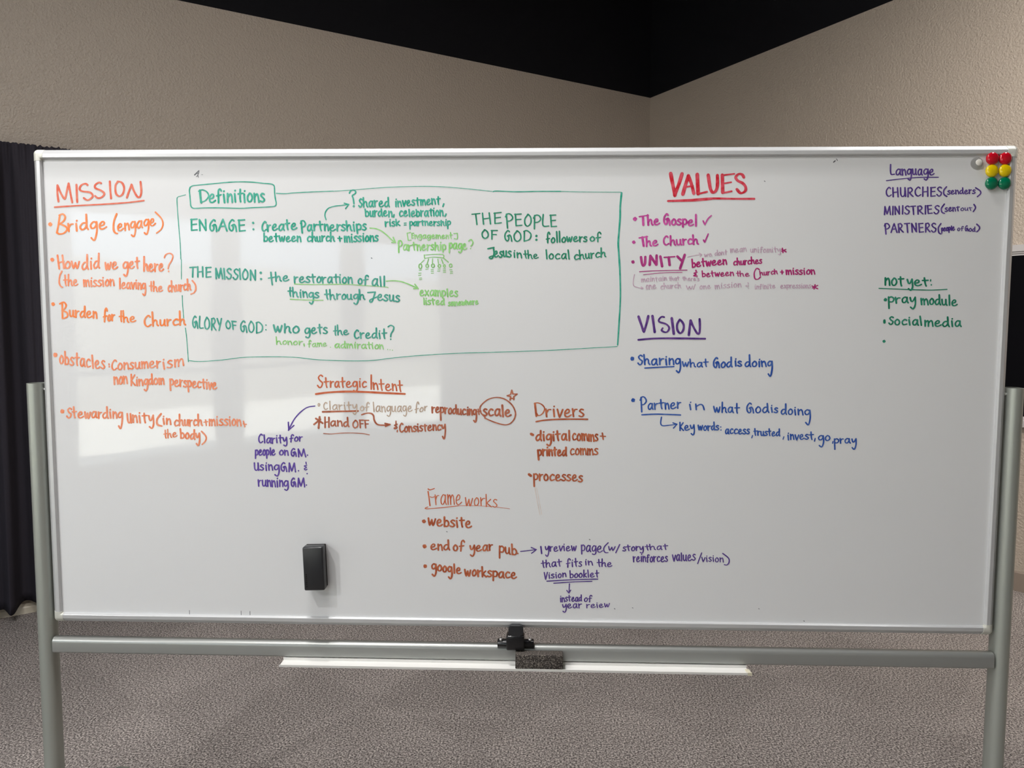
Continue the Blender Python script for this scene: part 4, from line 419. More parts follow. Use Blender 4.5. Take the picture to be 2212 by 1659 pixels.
('teal definition line starting GLORY','teal2',"35,-8159,15023,-8186,15058,-8241,14961,-8243,14825,-8205,14758,-8176,14821,-8182,14906;35,-8203,14899,-8161,14930,-8134,14868,-8124,14749;35,-8060,15052,-8078,14850,-8062,14756,-7979,14758;35,-7877,15028,-7937,14914,-7932,14778,-7882,14724,-7824,14804,-7826,14940,-7877,15028,-7888,15022;35,-7754,14993,-7764,14706;35,-7761,14977,-7702,15006,-7668,14928,-7711,14855,-7756,14850;35,-7736,14853,-7696,14769,-7655,14707;35,-7614,14996,-7566,14841,-7553,14840;35,-7505,14997,-7553,14780,-7573,14697;35,-7338,14944,-7389,14872,-7379,14781,-7332,14740,-7283,14790,-7290,14881,-7338,14944,-7349,14941;35,-7228,14928,-7212,14728;35,-7243,14930,-7127,14920;35,-7223,14831,-7139,14825;35,-6902,14905,-6936,14940,-7004,14853,-7007,14728,-6960,14664,-6924,14720,-6931,14799;35,-6957,14793,-6904,14820,-6871,14762,-6860,14651;35,-6740,14929,-6803,14826,-6795,14700,-6740,14648,-6680,14720,-6685,14846,-6740,14929,-6753,14924;35,-6599,14895,-6607,14631;35,-6616,14889,-6539,14905,-6452,14803,-6485,14674,-6607,14631;39,-6363,14834;39,-6366,14716;43,-6162,14834,-6126,14683,-6105,14674,-6060,14789,-6056,14789,-6028,14681,-6002,14672,-5954,14820;43,-5876,14861,-5882,14648;43,-5876,14731,-5811,14799,-5762,14770,-5760,14678,-5726,14644;43,-5589,14806,-5663,14741,-5652,14658,-5578,14639,-5515,14704,-5539,14780,-5589,14806,-5601,14803;38,-5254,14740,-5306,14762,-5360,14700,-5340,14631,-5288,14637,-5251,14702,-5246,14755,-5237,14594,-5279,14516,-5342,14537;38,-5191,14683,-5120,14704,-5105,14750,-5139,14773,-5187,14714,-5179,14638,-5129,14620,-5063,14659;38,-4988,14851,-4983,14688,-4969,14626;38,-5035,14768,-4921,14780;38,-4798,14761,-4842,14776,-4881,14737,-4831,14699,-4792,14661,-4832,14623,-4895,14637;34,-4581,14811,-4586,14626,-4575,14579;34,-4632,14687,-4522,14700;34,-4528,14838,-4516,14590;34,-4517,14650,-4475,14701,-4438,14682,-4430,14618,-4404,14595;34,-4367,14642,-4299,14660,-4286,14696,-4319,14713,-4364,14666,-4354,14607,-4306,14595,-4244,14627;38,-3993,14685,-4026,14715,-4087,14644,-4088,14549,-4041,14501,-3981,14536;38,-3948,14646,-3931,14509;38,-3936,14578,-3898,14633,-3852,14635;38,-3803,14564,-3735,14582,-3722,14623,-3754,14644,-3799,14592,-3791,14523,-3744,14506,-3681,14541;38,-3541,14630,-3597,14634,-3645,14568,-3615,14513,-3561,14543,-3535,14623,-3536,14761;38,-3536,14761,-3535,14568,-3513,14513;38,-3462,14638,-3448,14508;38,-3456,14689,-3451,14694;38,-3341,14739,-3339,14560,-3325,14505;38,-3393,14633,-3272,14643;35,-3236,14797,-3168,14835,-3092,14793,-3112,14702,-3160,14626,-3171,14549;41,-3171,14482"),
('light green line of three words under the teal question','lime',"27,-6104,14534,-6093,14344;27,-6093,14391,-6048,14430,-6009,14413,-6002,14361,-5974,14342;27,-5885,14442,-5931,14405,-5927,14358,-5883,14348,-5844,14385,-5856,14428,-5885,14442,-5892,14440;27,-5810,14434,-5797,14340;27,-5799,14396,-5758,14429,-5727,14409,-5706,14338;27,-5608,14430,-5658,14393,-5653,14346,-5606,14335,-5564,14372,-5577,14415,-5608,14430,-5616,14428;27,-5518,14430,-5512,14336;27,-5512,14383,-5472,14420,-5429,14421;30,-5394,14357,-5389,14312;25,-5212,14425,-5234,14452,-5260,14424,-5262,14344,-5264,14282;25,-5294,14354,-5217,14367;25,-5098,14363,-5134,14375,-5176,14341,-5173,14298,-5139,14290,-5103,14333,-5095,14372;25,-5095,14372,-5099,14316,-5079,14290;25,-5048,14383,-5046,14296;25,-5044,14348,-5019,14379,-5003,14367,-5001,14297;25,-4999,14345,-4971,14380,-4949,14368,-4938,14299;25,-4903,14336,-4851,14349,-4839,14375,-4863,14387,-4899,14354,-4895,14310,-4859,14301,-4810,14324;27,-4714,14278;30,-4501,14351,-4543,14367,-4593,14328,-4592,14276,-4552,14264,-4508,14314,-4497,14361;30,-4497,14361,-4503,14293,-4481,14261;30,-4352,14348,-4403,14353,-4448,14303,-4422,14260,-4372,14282,-4346,14343,-4345,14427;30,-4345,14427,-4348,14301,-4329,14258;30,-4297,14367,-4286,14261;30,-4287,14324,-4259,14361,-4236,14344,-4227,14260;30,-4228,14318,-4195,14359,-4165,14343,-4144,14258;30,-4090,14362,-4085,14261;30,-4081,14400,-4076,14405;30,-4028,14359,-4021,14254;30,-4022,14306,-3988,14348,-3950,14349;30,-3821,14338,-3865,14355,-3913,14316,-3906,14263,-3865,14251,-3825,14301,-3819,14348;30,-3819,14348,-3818,14280,-3793,14248;30,-3732,14407,-3725,14289,-3711,14246;30,-3771,14346,-3673,14351;30,-3648,14345,-3632,14245;30,-3643,14384,-3639,14388;30,-3527,14346,-3571,14305,-3567,14252,-3526,14241,-3490,14282,-3501,14330,-3527,14346,-3534,14344;30,-3457,14346,-3447,14241;30,-3448,14304,-3411,14340,-3384,14318,-3366,14239;25,-3251,14224;25,-3193,14215;25,-3130,14206"),
('brown underlined heading Strategic Intent','rust',"35,-4931,13530,-4979,13564,-5037,13502,-4998,13423,-4935,13362,-4970,13261,-5019,13246,-5063,13298;35,-4851,13493,-4840,13309,-4823,13249;35,-4899,13388,-4775,13400;35,-4730,13408,-4728,13257;35,-4726,13333,-4688,13393,-4649,13397;35,-4520,13383,-4562,13405,-4610,13348,-4607,13272,-4568,13258,-4527,13331,-4517,13398;35,-4517,13398,-4521,13301,-4499,13256;35,-4421,13501,-4419,13317,-4405,13257;35,-4470,13396,-4354,13408;35,-4319,13317,-4248,13338,-4234,13383,-4268,13405,-4315,13347,-4306,13272,-4256,13255,-4190,13293;35,-4057,13384,-4105,13406,-4154,13345,-4135,13277,-4087,13283,-4053,13346,-4049,13399,-4039,13236,-4077,13155,-4136,13177;35,-3980,13412,-3975,13269;35,-3970,13468,-3965,13474;35,-3813,13385,-3853,13407,-3909,13338,-3882,13260,-3806,13284;35,-3680,13570,-3684,13211;35,-3632,13376,-3616,13208;35,-3620,13309,-3573,13364,-3538,13329,-3512,13202;35,-3433,13455,-3422,13251,-3404,13183;35,-3483,13343,-3354,13347;35,-3311,13249,-3236,13267,-3222,13316,-3259,13343,-3308,13283,-3296,13198,-3242,13175,-3173,13213;35,-3141,13348,-3127,13180;35,-3130,13280,-3086,13336,-3053,13301,-3031,13174;35,-2957,13427,-2944,13222,-2927,13154;35,-3003,13314,-2882,13319;58,-5112,13077,-4774,13121,-4353,13144,-3934,13140,-3375,13115,-2824,13092"),
('faded tan bullet line with a brown underline','tan',"28,-5046,12833,-5060,12805,-5047,12767,-5021,12777,-5015,12819,-5043,12833;28,-4830,12839,-4860,12865,-4909,12804,-4905,12722,-4863,12680,-4813,12710;28,-4756,12894,-4749,12681;28,-4574,12787,-4621,12807,-4678,12759,-4675,12694,-4631,12680,-4582,12742,-4570,12800;28,-4570,12800,-4577,12716,-4552,12677;28,-4519,12806,-4505,12677;28,-4509,12742,-4476,12793,-4436,12795;28,-4384,12803,-4367,12680;28,-4379,12851,-4374,12856;28,-4273,12877,-4265,12726,-4250,12674;28,-4317,12795,-4206,12802;28,-4167,12806,-4147,12728,-4112,12728,-4071,12805,-4065,12798,-4066,12650,-4108,12563,-4161,12595;28,-3924,12776,-3967,12728,-3959,12668,-3916,12657,-3880,12706,-3895,12759,-3924,12776,-3931,12774;28,-3739,12838,-3766,12874,-3800,12836,-3806,12727,-3812,12647;28,-3846,12741,-3748,12758;28,-3635,12874,-3618,12633;28,-3475,12761,-3515,12783,-3561,12726,-3556,12652,-3519,12638,-3480,12710,-3472,12776;28,-3472,12776,-3474,12680,-3452,12637;28,-3424,12772,-3413,12625;28,-3415,12714,-3376,12766,-3347,12737,-3328,12627;28,-3200,12758,-3240,12779,-3286,12720,-3273,12654,-3232,12659,-3199,12721,-3192,12773,-3193,12609,-3232,12515,-3281,12541;28,-3156,12771,-3150,12661,-3119,12635,-3083,12677,-3074,12773;28,-3074,12773,-3072,12663,-3053,12633;28,-2926,12761,-2965,12782,-3012,12725,-3010,12652,-2974,12638,-2933,12709,-2923,12775;28,-2923,12775,-2929,12680,-2908,12636;28,-2800,12765,-2839,12787,-2878,12727,-2861,12661,-2823,12666,-2797,12729,-2794,12780,-2784,12616,-2813,12523,-2861,12548;28,-2745,12702,-2685,12722,-2672,12766,-2699,12788,-2741,12731,-2736,12658,-2695,12641,-2639,12678;28,-2467,12838,-2492,12891,-2524,12826,-2531,12686,-2537,12609;28,-2567,12691,-2477,12724;28,-2395,12747,-2437,12696,-2433,12644,-2393,12641,-2357,12691,-2368,12737,-2395,12747,-2401,12744;28,-2319,12773,-2315,12668;28,-2315,12721,-2284,12770,-2252,12779"),
('brown lines Hand OFF and consistency around a circled word','brown',"53,-4944,12619,-4501,12633,-4031,12647;40,-2128,12760,-2122,12614;40,-2123,12687,-2094,12743,-2062,12744;40,-2031,12681,-1982,12697,-1971,12740,-1995,12763,-2028,12709,-2023,12637,-1988,12617,-1942,12651;40,-1915,12749,-1906,12429;40,-1912,12720,-1875,12754,-1833,12708,-1850,12629,-1900,12625;40,-1803,12747,-1794,12602;40,-1796,12674,-1770,12731,-1739,12732;40,-1663,12733,-1702,12678,-1698,12605,-1661,12588,-1628,12644,-1639,12710,-1663,12733,-1669,12731;40,-1519,12712,-1562,12718,-1598,12651,-1574,12592,-1533,12621,-1514,12704,-1517,12816;40,-1517,12816,-1513,12646,-1495,12587;40,-1464,12711,-1460,12602,-1434,12575,-1404,12614,-1396,12707;40,-1396,12707,-1396,12599,-1380,12569;40,-1276,12690,-1308,12714,-1350,12651,-1326,12575,-1265,12593;40,-1224,12700,-1220,12562;40,-1218,12754,-1214,12759;40,-1175,12714,-1172,12569;40,-1170,12656,-1138,12705,-1118,12675,-1107,12565;40,-1007,12681,-1042,12704,-1078,12648,-1063,12582,-1028,12585,-1004,12644,-1002,12695,-993,12516,-1019,12379,-1063,12421;30,-977,12646,-877,12666;30,-952,12714,-929,12579;33,-775,12512,-877,12618,-904,12753,-823,12869,-670,12976,-478,13015,-286,12978,-133,12873,-36,12739,2,12585,-55,12430,-170,12332,-323,12322,-554,12388,-785,12487;45,-733,12703,-772,12721,-807,12679,-763,12634,-728,12590,-764,12547,-819,12566;45,-576,12690,-621,12718,-679,12641,-644,12550,-561,12574;45,-409,12694,-459,12721,-515,12657,-509,12570,-463,12551,-416,12633,-406,12711;45,-406,12711,-409,12598,-381,12545;45,-337,12818,-318,12528;45,-254,12606,-179,12626,-165,12678,-203,12705,-252,12640,-240,12553,-186,12531,-116,12572;35,-95,13200,-66,13104,-66,13104,39,13104,39,13104,-47,13037,-47,13037,-37,12960,-37,12960,-95,12998,-142,12946,-142,12946,-123,13036,-123,13036,-210,13061,-210,13061,-124,13094,-124,13094,-95,13200;45,-5123,12447,-4949,12328;45,-5175,12294,-5004,12426;45,-5024,12489,-5057,12201;38,-4886,12483,-4887,12216;38,-4785,12477,-4789,12224;38,-4885,12350,-4786,12364;38,-4627,12368,-4674,12389,-4731,12340,-4728,12273,-4683,12259,-4635,12321,-4623,12381;38,-4623,12381,-4629,12294,-4604,12253;38,-4559,12395,-4555,12261;38,-4551,12341,-4499,12386,-4464,12358,-4447,12257;38,-4304,12357,-4361,12362,-4406,12300,-4373,12245,-4320,12273,-4297,12350,-4305,12475;38,-4305,12475,-4295,12296,-4271,12242;34,-4098,12409,-4161,12335,-4157,12247,-4105,12212,-4045,12265,-4047,12352,-4098,12409,-4110,12405;34,-3988,12411,-3978,12219;34,-4002,12412,-3890,12413;34,-3986,12318,-3904,12320;34,-3855,12407,-3840,12215;34,-3869,12408,-3758,12409;34,-3850,12314,-3770,12316;23,-4932,12061,-4735,12048,-4510,12071,-4228,12080,-3947,12068,-3744,12034;40,-3941,12552,-3800,12592,-3688,12582,-3633,12526,-3620,12428,-3579,12344,-3510,12295,-3356,12287,-3215,12304;40,-3341,12332,-3212,12304,-3212,12304,-3328,12255;33,-3021,12314,-3093,12284,-3045,12255,-3104,12212,-3075,12193,-3026,12226;30,-3057,12391,-3058,12323;30,-3021,12154,-3027,12115;38,-2882,12308,-2911,12338,-2958,12258,-2954,12157,-2913,12109,-2865,12150;38,-2794,12256,-2831,12197,-2826,12128,-2789,12116,-2758,12174,-2769,12236,-2794,12256,-2800,12252;38,-2729,12262,-2718,12123;38,-2720,12207,-2687,12258,-2662,12232,-2644,12128;38,-2543,12256,-2575,12268,-2605,12231,-2569,12199,-2541,12165,-2572,12128,-2618,12139;38,-2504,12261,-2490,12129;38,-2501,12313,-2497,12319;38,-2380,12269,-2411,12281,-2439,12244,-2404,12211,-2377,12178,-2406,12141,-2451,12152;38,-2315,12308,-2312,12197,-2302,12142;38,-2350,12269,-2266,12284;38,-2235,12209,-2177,12231,-2165,12274,-2193,12293,-2232,12237,-2226,12168,-2185,12154,-2130,12192;38,-2104,12302,-2097,12163;38,-2097,12247,-2063,12298,-2039,12272,-2025,12168;38,-1912,12285,-1945,12304,-1989,12238,-1965,12167,-1903,12192;38,-1880,12298,-1860,12216,-1832,12218,-1803,12303,-1798,12296,-1792,12125,-1821,11945,-1865,12006"),
('purple arrow and four purple lines below it','purple',"33,-5141,12768,-5344,12730,-5528,12598,-5673,12436,-5768,12274,-5841,12136;33,-5837,12344,-5831,12142,-5831,12142,-5693,12264;35,-6521,12004,-6551,12034,-6607,11957,-6609,11856,-6568,11807,-6512,11846;35,-6475,12012,-6462,11809;35,-6316,11920,-6354,11939,-6402,11887,-6402,11820,-6366,11807,-6324,11873,-6313,11933;35,-6313,11933,-6320,11846,-6301,11806;35,-6272,11934,-6262,11800;35,-6264,11867,-6233,11922,-6197,11925;35,-6153,11942,-6144,11815;35,-6147,11992,-6143,11997;35,-6057,12006,-6057,11866,-6047,11812;35,-6099,11935,-6003,11947;35,-5984,11942,-5961,11863,-5931,11864,-5900,11945,-5894,11938,-5885,11798,-5915,11731,-5965,11753;32,-5708,12001,-5733,12028,-5765,11998,-5773,11906,-5780,11836;32,-5809,11918,-5719,11937;32,-5634,11971,-5677,11924,-5674,11868,-5634,11859,-5597,11906,-5608,11955,-5634,11971,-5641,11968;32,-5558,11973,-5552,11862;32,-5552,11917,-5518,11964,-5480,11968;35,-6705,11614,-6712,11402;35,-6705,11584,-6674,11622,-6644,11578,-6662,11497,-6700,11489;35,-6617,11544,-6571,11564,-6560,11608,-6582,11629,-6614,11573,-6611,11500,-6580,11483,-6536,11520;35,-6481,11630,-6511,11571,-6507,11498,-6477,11484,-6452,11543,-6461,11609,-6481,11630,-6486,11627;35,-6424,11619,-6416,11408;35,-6422,11590,-6394,11627,-6362,11584,-6375,11503,-6413,11495;35,-6320,11675,-6317,11492;35,-6277,11547,-6232,11567,-6223,11611,-6244,11633,-6275,11577,-6270,11503,-6238,11486,-6196,11524;35,-6031,11621,-6076,11572,-6071,11509,-6027,11495,-5989,11544,-6002,11601,-6031,11621,-6038,11619;35,-5948,11619,-5944,11492;35,-5941,11568,-5900,11611,-5872,11585,-5859,11490;35,-5688,11643,-5716,11666,-5771,11599,-5773,11508,-5734,11465,-5704,11508,-5710,11564;35,-5732,11559,-5689,11581,-5661,11541,-5651,11462;35,-5592,11652,-5586,11454;35,-5592,11652,-5520,11487,-5503,11487,-5454,11656,-5454,11656,-5404,11452;38,-5357,11496;35,-6745,11281,-6737,11131,-6701,11087,-6656,11131,-6650,11281;35,-6650,11281,-6637,11092;35,-6513,11223,-6551,11237,-6586,11201,-6543,11166,-6509,11130,-6545,11094,-6600,11108;35,-6445,11224,-6437,11088;35,-6436,11277,-6431,11283;35,-6374,11242,-6366,11099;35,-6365,11185,-6321,11235,-6290,11206,-6272,11099;35,-6117,11214,-6168,11235,-6225,11178,-6206,11114,-6154,11118,-6114,11178,-6107,11228,-6104,11060,-6150,10945,-6213,10978;35,-5952,11270,-5984,11296,-6043,11222,-6042,11120,-5997,11070,-5966,11118,-5975,11182;35,-5998,11176,-5951,11200,-5919,11154,-5905,11065;35,-5833,11285,-5846,11063;35,-5833,11285,-5781,11099,-5766,11098,-5704,11287,-5704,11287,-5676,11057;38,-5598,11087;28,-5401,11312,-5395,11272;28,-5376,11237,-5443,11210,-5389,11180,-5445,11139,-5415,11109,-5374,11129;38,-5376,11013;35,-6654,10838,-6645,10674;35,-6647,10756,-6616,10821,-6581,10824;35,-6544,10828,-6539,10705,-6508,10675,-6471,10721,-6461,10827;35,-6461,10827,-6461,10704,-6442,10672;35,-6414,10837,-6406,10673;35,-6406,10771,-6372,10828,-6346,10795,-6330,10672;35,-6298,10827,-6289,10663;35,-6290,10761,-6252,10819,-6225,10786,-6208,10663;35,-6161,10816,-6153,10660;35,-6155,10876,-6151,10883;35,-6093,10835,-6095,10671;35,-6089,10769,-6049,10826,-6024,10794,-6015,10671;35,-5887,10800,-5929,10825,-5977,10759,-5961,10686,-5918,10690,-5885,10759,-5880,10816,-5876,10645,-5913,10573,-5966,10594;35,-5709,10872,-5735,10898,-5787,10821,-5789,10719,-5752,10671,-5725,10719,-5730,10783;35,-5750,10777,-5710,10802,-5685,10758,-5676,10669;35,-5602,10889,-5619,10667;35,-5602,10889,-5552,10705,-5537,10705,-5471,10897,-5471,10897,-5447,10668;38,-5398,10714"),
('brown underlined heading Drivers','brown2',"45,493,12867,532,12545;30,475,12869,567,12882,672,12838,739,12748,710,12643,643,12575,576,12560,546,12605;40,773,12725,792,12534;40,787,12630,837,12707,897,12712;40,968,12718,986,12537;40,977,12789,983,12797;40,1064,12719,1112,12538,1129,12538,1198,12712;40,1251,12610,1342,12637,1362,12695,1319,12723,1256,12649,1265,12553,1328,12531,1414,12581;40,1448,12734,1474,12543;40,1465,12639,1509,12716,1564,12721;40,1721,12711,1671,12729,1629,12680,1686,12634,1731,12587,1687,12538,1615,12556;45,525,12402,748,12441,1120,12466,1566,12472,1830,12471"),
('brown bullet of two lines about digital and printed comms','brown2',"63,400,12086,445,12063;43,637,12057,578,12061,527,11982,557,11918,614,11955,643,12049,644,12168;43,644,12168,641,11984,663,11920;43,713,12074,729,11920;43,718,12135,723,12141;43,897,12060,847,12084,793,12018,812,11945,862,11951,900,12020,905,12077,911,11896,868,11788,807,11818;43,963,12074,976,11920;43,968,12134,973,12141;43,1064,12166,1078,11993,1096,11929;43,1020,12079,1139,12092;43,1282,12073,1235,12096,1184,12034,1192,11953,1236,11937,1278,12016,1285,12089;43,1285,12089,1286,11983,1313,11935;43,1365,12176,1374,11928;38,1531,12082,1498,12108,1458,12031,1485,11941,1545,11966;38,1614,12096,1576,12028,1586,11941,1626,11923,1658,11992,1641,12070,1614,12096,1607,12093;38,1689,12103,1703,11930;38,1700,12034,1724,12094,1746,12068,1757,11930;38,1754,12025,1783,12094,1811,12067,1833,11929;38,1864,12086,1872,11913;38,1872,12016,1898,12077,1918,12050,1924,11912;38,1924,12007,1954,12076,1980,12050,1997,11911;38,2090,12076,2059,12094,2032,12051,2067,12008,2094,11964,2065,11921,2021,11939;33,2157,12042,2291,12036;33,2208,12121,2232,11963;43,574,11671,595,11426;43,578,11640,615,11679,661,11633,647,11548,595,11540;43,699,11689,707,11535;43,705,11612,733,11674,764,11677;43,808,11679,814,11533;43,815,11736,819,11742;43,861,11688,867,11534;43,868,11627,903,11681,928,11650,941,11535;43,1002,11741,1005,11596,1016,11534;43,966,11677,1052,11689;43,1081,11593,1133,11613,1142,11659,1117,11682,1083,11624,1091,11547,1128,11528,1176,11567;43,1284,11663,1242,11667,1205,11593,1227,11532,1267,11566,1289,11655,1290,11747;43,1290,11747,1288,11594,1303,11532;35,1492,11692,1455,11715,1407,11643,1434,11561,1503,11586;35,1579,11720,1538,11656,1546,11577,1588,11562,1621,11626,1606,11697,1579,11720,1572,11717;35,1658,11724,1668,11566;35,1667,11661,1695,11717,1716,11694,1725,11567;35,1724,11654,1755,11718,1783,11694,1803,11568;35,1839,11718,1846,11559;35,1847,11654,1874,11710,1895,11687,1900,11560;35,1901,11647,1933,11711,1960,11688,1976,11561;35,2097,11711,2059,11726,2023,11686,2065,11647,2097,11608,2059,11568,2005,11583"),
('brown bullet processes','brown2',"63,352,11042,397,11009;40,475,11051,487,10735;40,478,11019,522,11058,573,11009,553,10920,493,10914;40,618,11052,626,10891;40,625,10972,662,11035,703,11038;40,783,11050,739,10987,751,10906,799,10889,835,10953,815,11026,783,11050,775,11047;40,991,11022,949,11047,890,10976,919,10892,999,10914;40,1037,10952,1108,10971,1121,11019,1085,11044,1040,10984,1051,10903,1102,10883,1167,10922;40,1280,11031,1241,11048,1207,11009,1251,10968,1286,10927,1250,10887,1195,10904;40,1408,11029,1366,11046,1331,11007,1379,10966,1416,10925,1380,10885,1320,10902;40,1464,10949,1530,10969,1543,11017,1510,11042,1467,10981,1476,10901,1524,10881,1585,10920;40,1711,11004,1672,11021,1634,10982,1677,10941,1711,10900,1671,10861,1614,10878"),
('faint brown smear below the word processes','smear',"20,504,10695,566,10338,636,9990"),
('faint brown smear beside its twin below the word processes','smear',"18,547,10695,617,10339,684,10008"),
('thin rust underlined heading Frameworks','rust',"30,-2243,10640,-2191,10618,-2079,10654;30,-2244,10574,-2219,10399,-2197,10206;23,-2192,10438,-2141,10421,-2071,10444;25,-2062,10489,-2042,10230;25,-2049,10360,-2012,10464,-1966,10470;25,-1800,10460,-1851,10498,-1908,10399,-1903,10269,-1856,10244,-1807,10369,-1797,10486;25,-1797,10486,-1800,10318,-1772,10240;25,-1740,10500,-1726,10241;25,-1729,10396,-1697,10488,-1672,10449,-1660,10242;25,-1663,10385,-1626,10489,-1593,10451,-1568,10244;25,-1520,10347,-1441,10382,-1425,10460,-1463,10498,-1516,10399,-1507,10270,-1451,10240,-1377,10306;25,-1280,10425,-1258,10239,-1240,10227,-1194,10369,-1190,10369,-1172,10234,-1150,10223,-1099,10406;25,-990,10427,-1047,10348,-1041,10244,-988,10221,-940,10301,-955,10394,-990,10427,-1000,10423;25,-889,10428,-876,10221;25,-879,10324,-834,10404,-781,10406;25,-749,10514,-741,10196;25,-630,10386,-734,10288,-734,10288,-612,10189;25,-472,10366,-517,10388,-558,10339,-509,10285,-470,10231,-513,10182,-577,10206;24,-2249,10171,-2312,10144,-2278,10121,-1882,10157,-1450,10210;13,-1450,10210,-1104,10217,-587,10196,-139,10143"),
('brown bullet website','brown2',"102,-2356,9792;43,-2239,9876,-2217,9716,-2198,9706,-2153,9827,-2150,9827,-2131,9712,-2109,9702,-2059,9857;43,-2013,9750,-1938,9768,-1922,9820,-1958,9849,-2009,9785,-2001,9696,-1948,9672,-1878,9713;43,-1826,9910,-1825,9823,-1825,9664;43,-1826,9770,-1771,9823,-1717,9764,-1735,9681,-1788,9662,-1824,9691;43,-1565,9814,-1610,9834,-1654,9792,-1605,9746,-1567,9700,-1613,9658,-1678,9679;43,-1510,9816,-1491,9648;43,-1504,9881,-1498,9888;43,-1385,9897,-1377,9729,-1361,9658;43,-1435,9825,-1311,9831;43,-1268,9713,-1191,9732,-1177,9784,-1216,9813,-1266,9748,-1253,9660,-1197,9636,-1126,9676"),
('brown bullet end of year pub.','brown2',"109,-2343,9134;40,-2174,9112,-2096,9130,-2079,9175,-2116,9198,-2170,9142,-2161,9067,-2107,9048,-2033,9085;40,-1991,9192,-1986,9042;40,-1983,9132,-1935,9184,-1902,9153,-1886,9040;40,-1729,9175,-1793,9181,-1844,9109,-1807,9049,-1748,9081,-1722,9168,-1730,9304;40,-1730,9304,-1720,9107,-1693,9047;40,-1544,9181,-1592,9121,-1580,9046,-1529,9030,-1490,9091,-1510,9158,-1544,9181,-1553,9178;40,-1310,9259,-1342,9303,-1384,9259,-1395,9125,-1404,9021;40,-1442,9143,-1324,9162;40,-1161,9161,-1139,9071,-1102,9072,-1059,9165,-1052,9158,-1051,8993,-1094,8888,-1152,8922;40,-1000,9083,-928,9107,-912,9153,-947,9174,-996,9114,-988,9038,-937,9023,-869,9064;40,-725,9166,-770,9187,-823,9127,-820,9051,-778,9038,-732,9113,-722,9182;40,-722,9182,-727,9083,-702,9038;40,-668,9199,-655,9048;40,-659,9124,-624,9186,-583,9191;40,-398,9161,-399,8853;40,-396,9126,-344,9162,-289,9102,-316,9011,-384,9012;40,-250,9134,-240,9003,-202,8967,-161,9009,-153,9120;40,-153,9120,-148,8990,-125,8952;40,-84,9216,-78,9103,-72,8947;40,-77,9051,-24,9099,33,9035,18,8954,-34,8941,-72,8972;40,72,8974"),
('lowest brown bullet of two words','brown2',"102,-2330,8608;43,-2058,8645,-2104,8675,-2154,8621,-2137,8548,-2091,8545,-2056,8606,-2050,8660,-2047,8469,-2088,8348,-2144,8393;43,-1949,8644,-1998,8589,-1995,8511,-1949,8488,-1907,8544,-1919,8616,-1949,8644,-1957,8642;43,-1820,8619,-1863,8563,-1857,8484,-1815,8462,-1779,8519,-1792,8591,-1820,8619,-1827,8617;43,-1651,8580,-1694,8610,-1739,8554,-1720,8481,-1677,8479,-1647,8540,-1644,8594,-1633,8407,-1667,8284,-1721,8329;43,-1578,8670,-1571,8438;43,-1511,8496,-1447,8507,-1434,8552,-1466,8580,-1508,8527,-1500,8448,-1454,8422,-1394,8452;43,-1301,8530,-1273,8385,-1258,8376,-1228,8486,-1225,8486,-1203,8381,-1184,8373,-1153,8515;43,-1051,8528,-1098,8466,-1094,8386,-1050,8368,-1010,8430,-1022,8503,-1051,8528,-1059,8525;43,-963,8518,-956,8358;43,-956,8438,-915,8500,-869,8501;43,-853,8608,-841,8350;43,-761,8498,-837,8422,-837,8422,-744,8346;43,-614,8492,-656,8510,-695,8472,-649,8430,-614,8389,-655,8350,-715,8369;43,-565,8497,-563,8255;43,-563,8465,-513,8502,-459,8452,-485,8366,-550,8360;43,-308,8459,-357,8485,-412,8427,-406,8347,-360,8329,-314,8404,-305,8475;43,-305,8475,-307,8371,-280,8322;43,-144,8458,-188,8483,-242,8414,-206,8330,-128,8350;43,-89,8381,-22,8399,-11,8446,-46,8472,-88,8413,-75,8333,-26,8311,36,8349"),
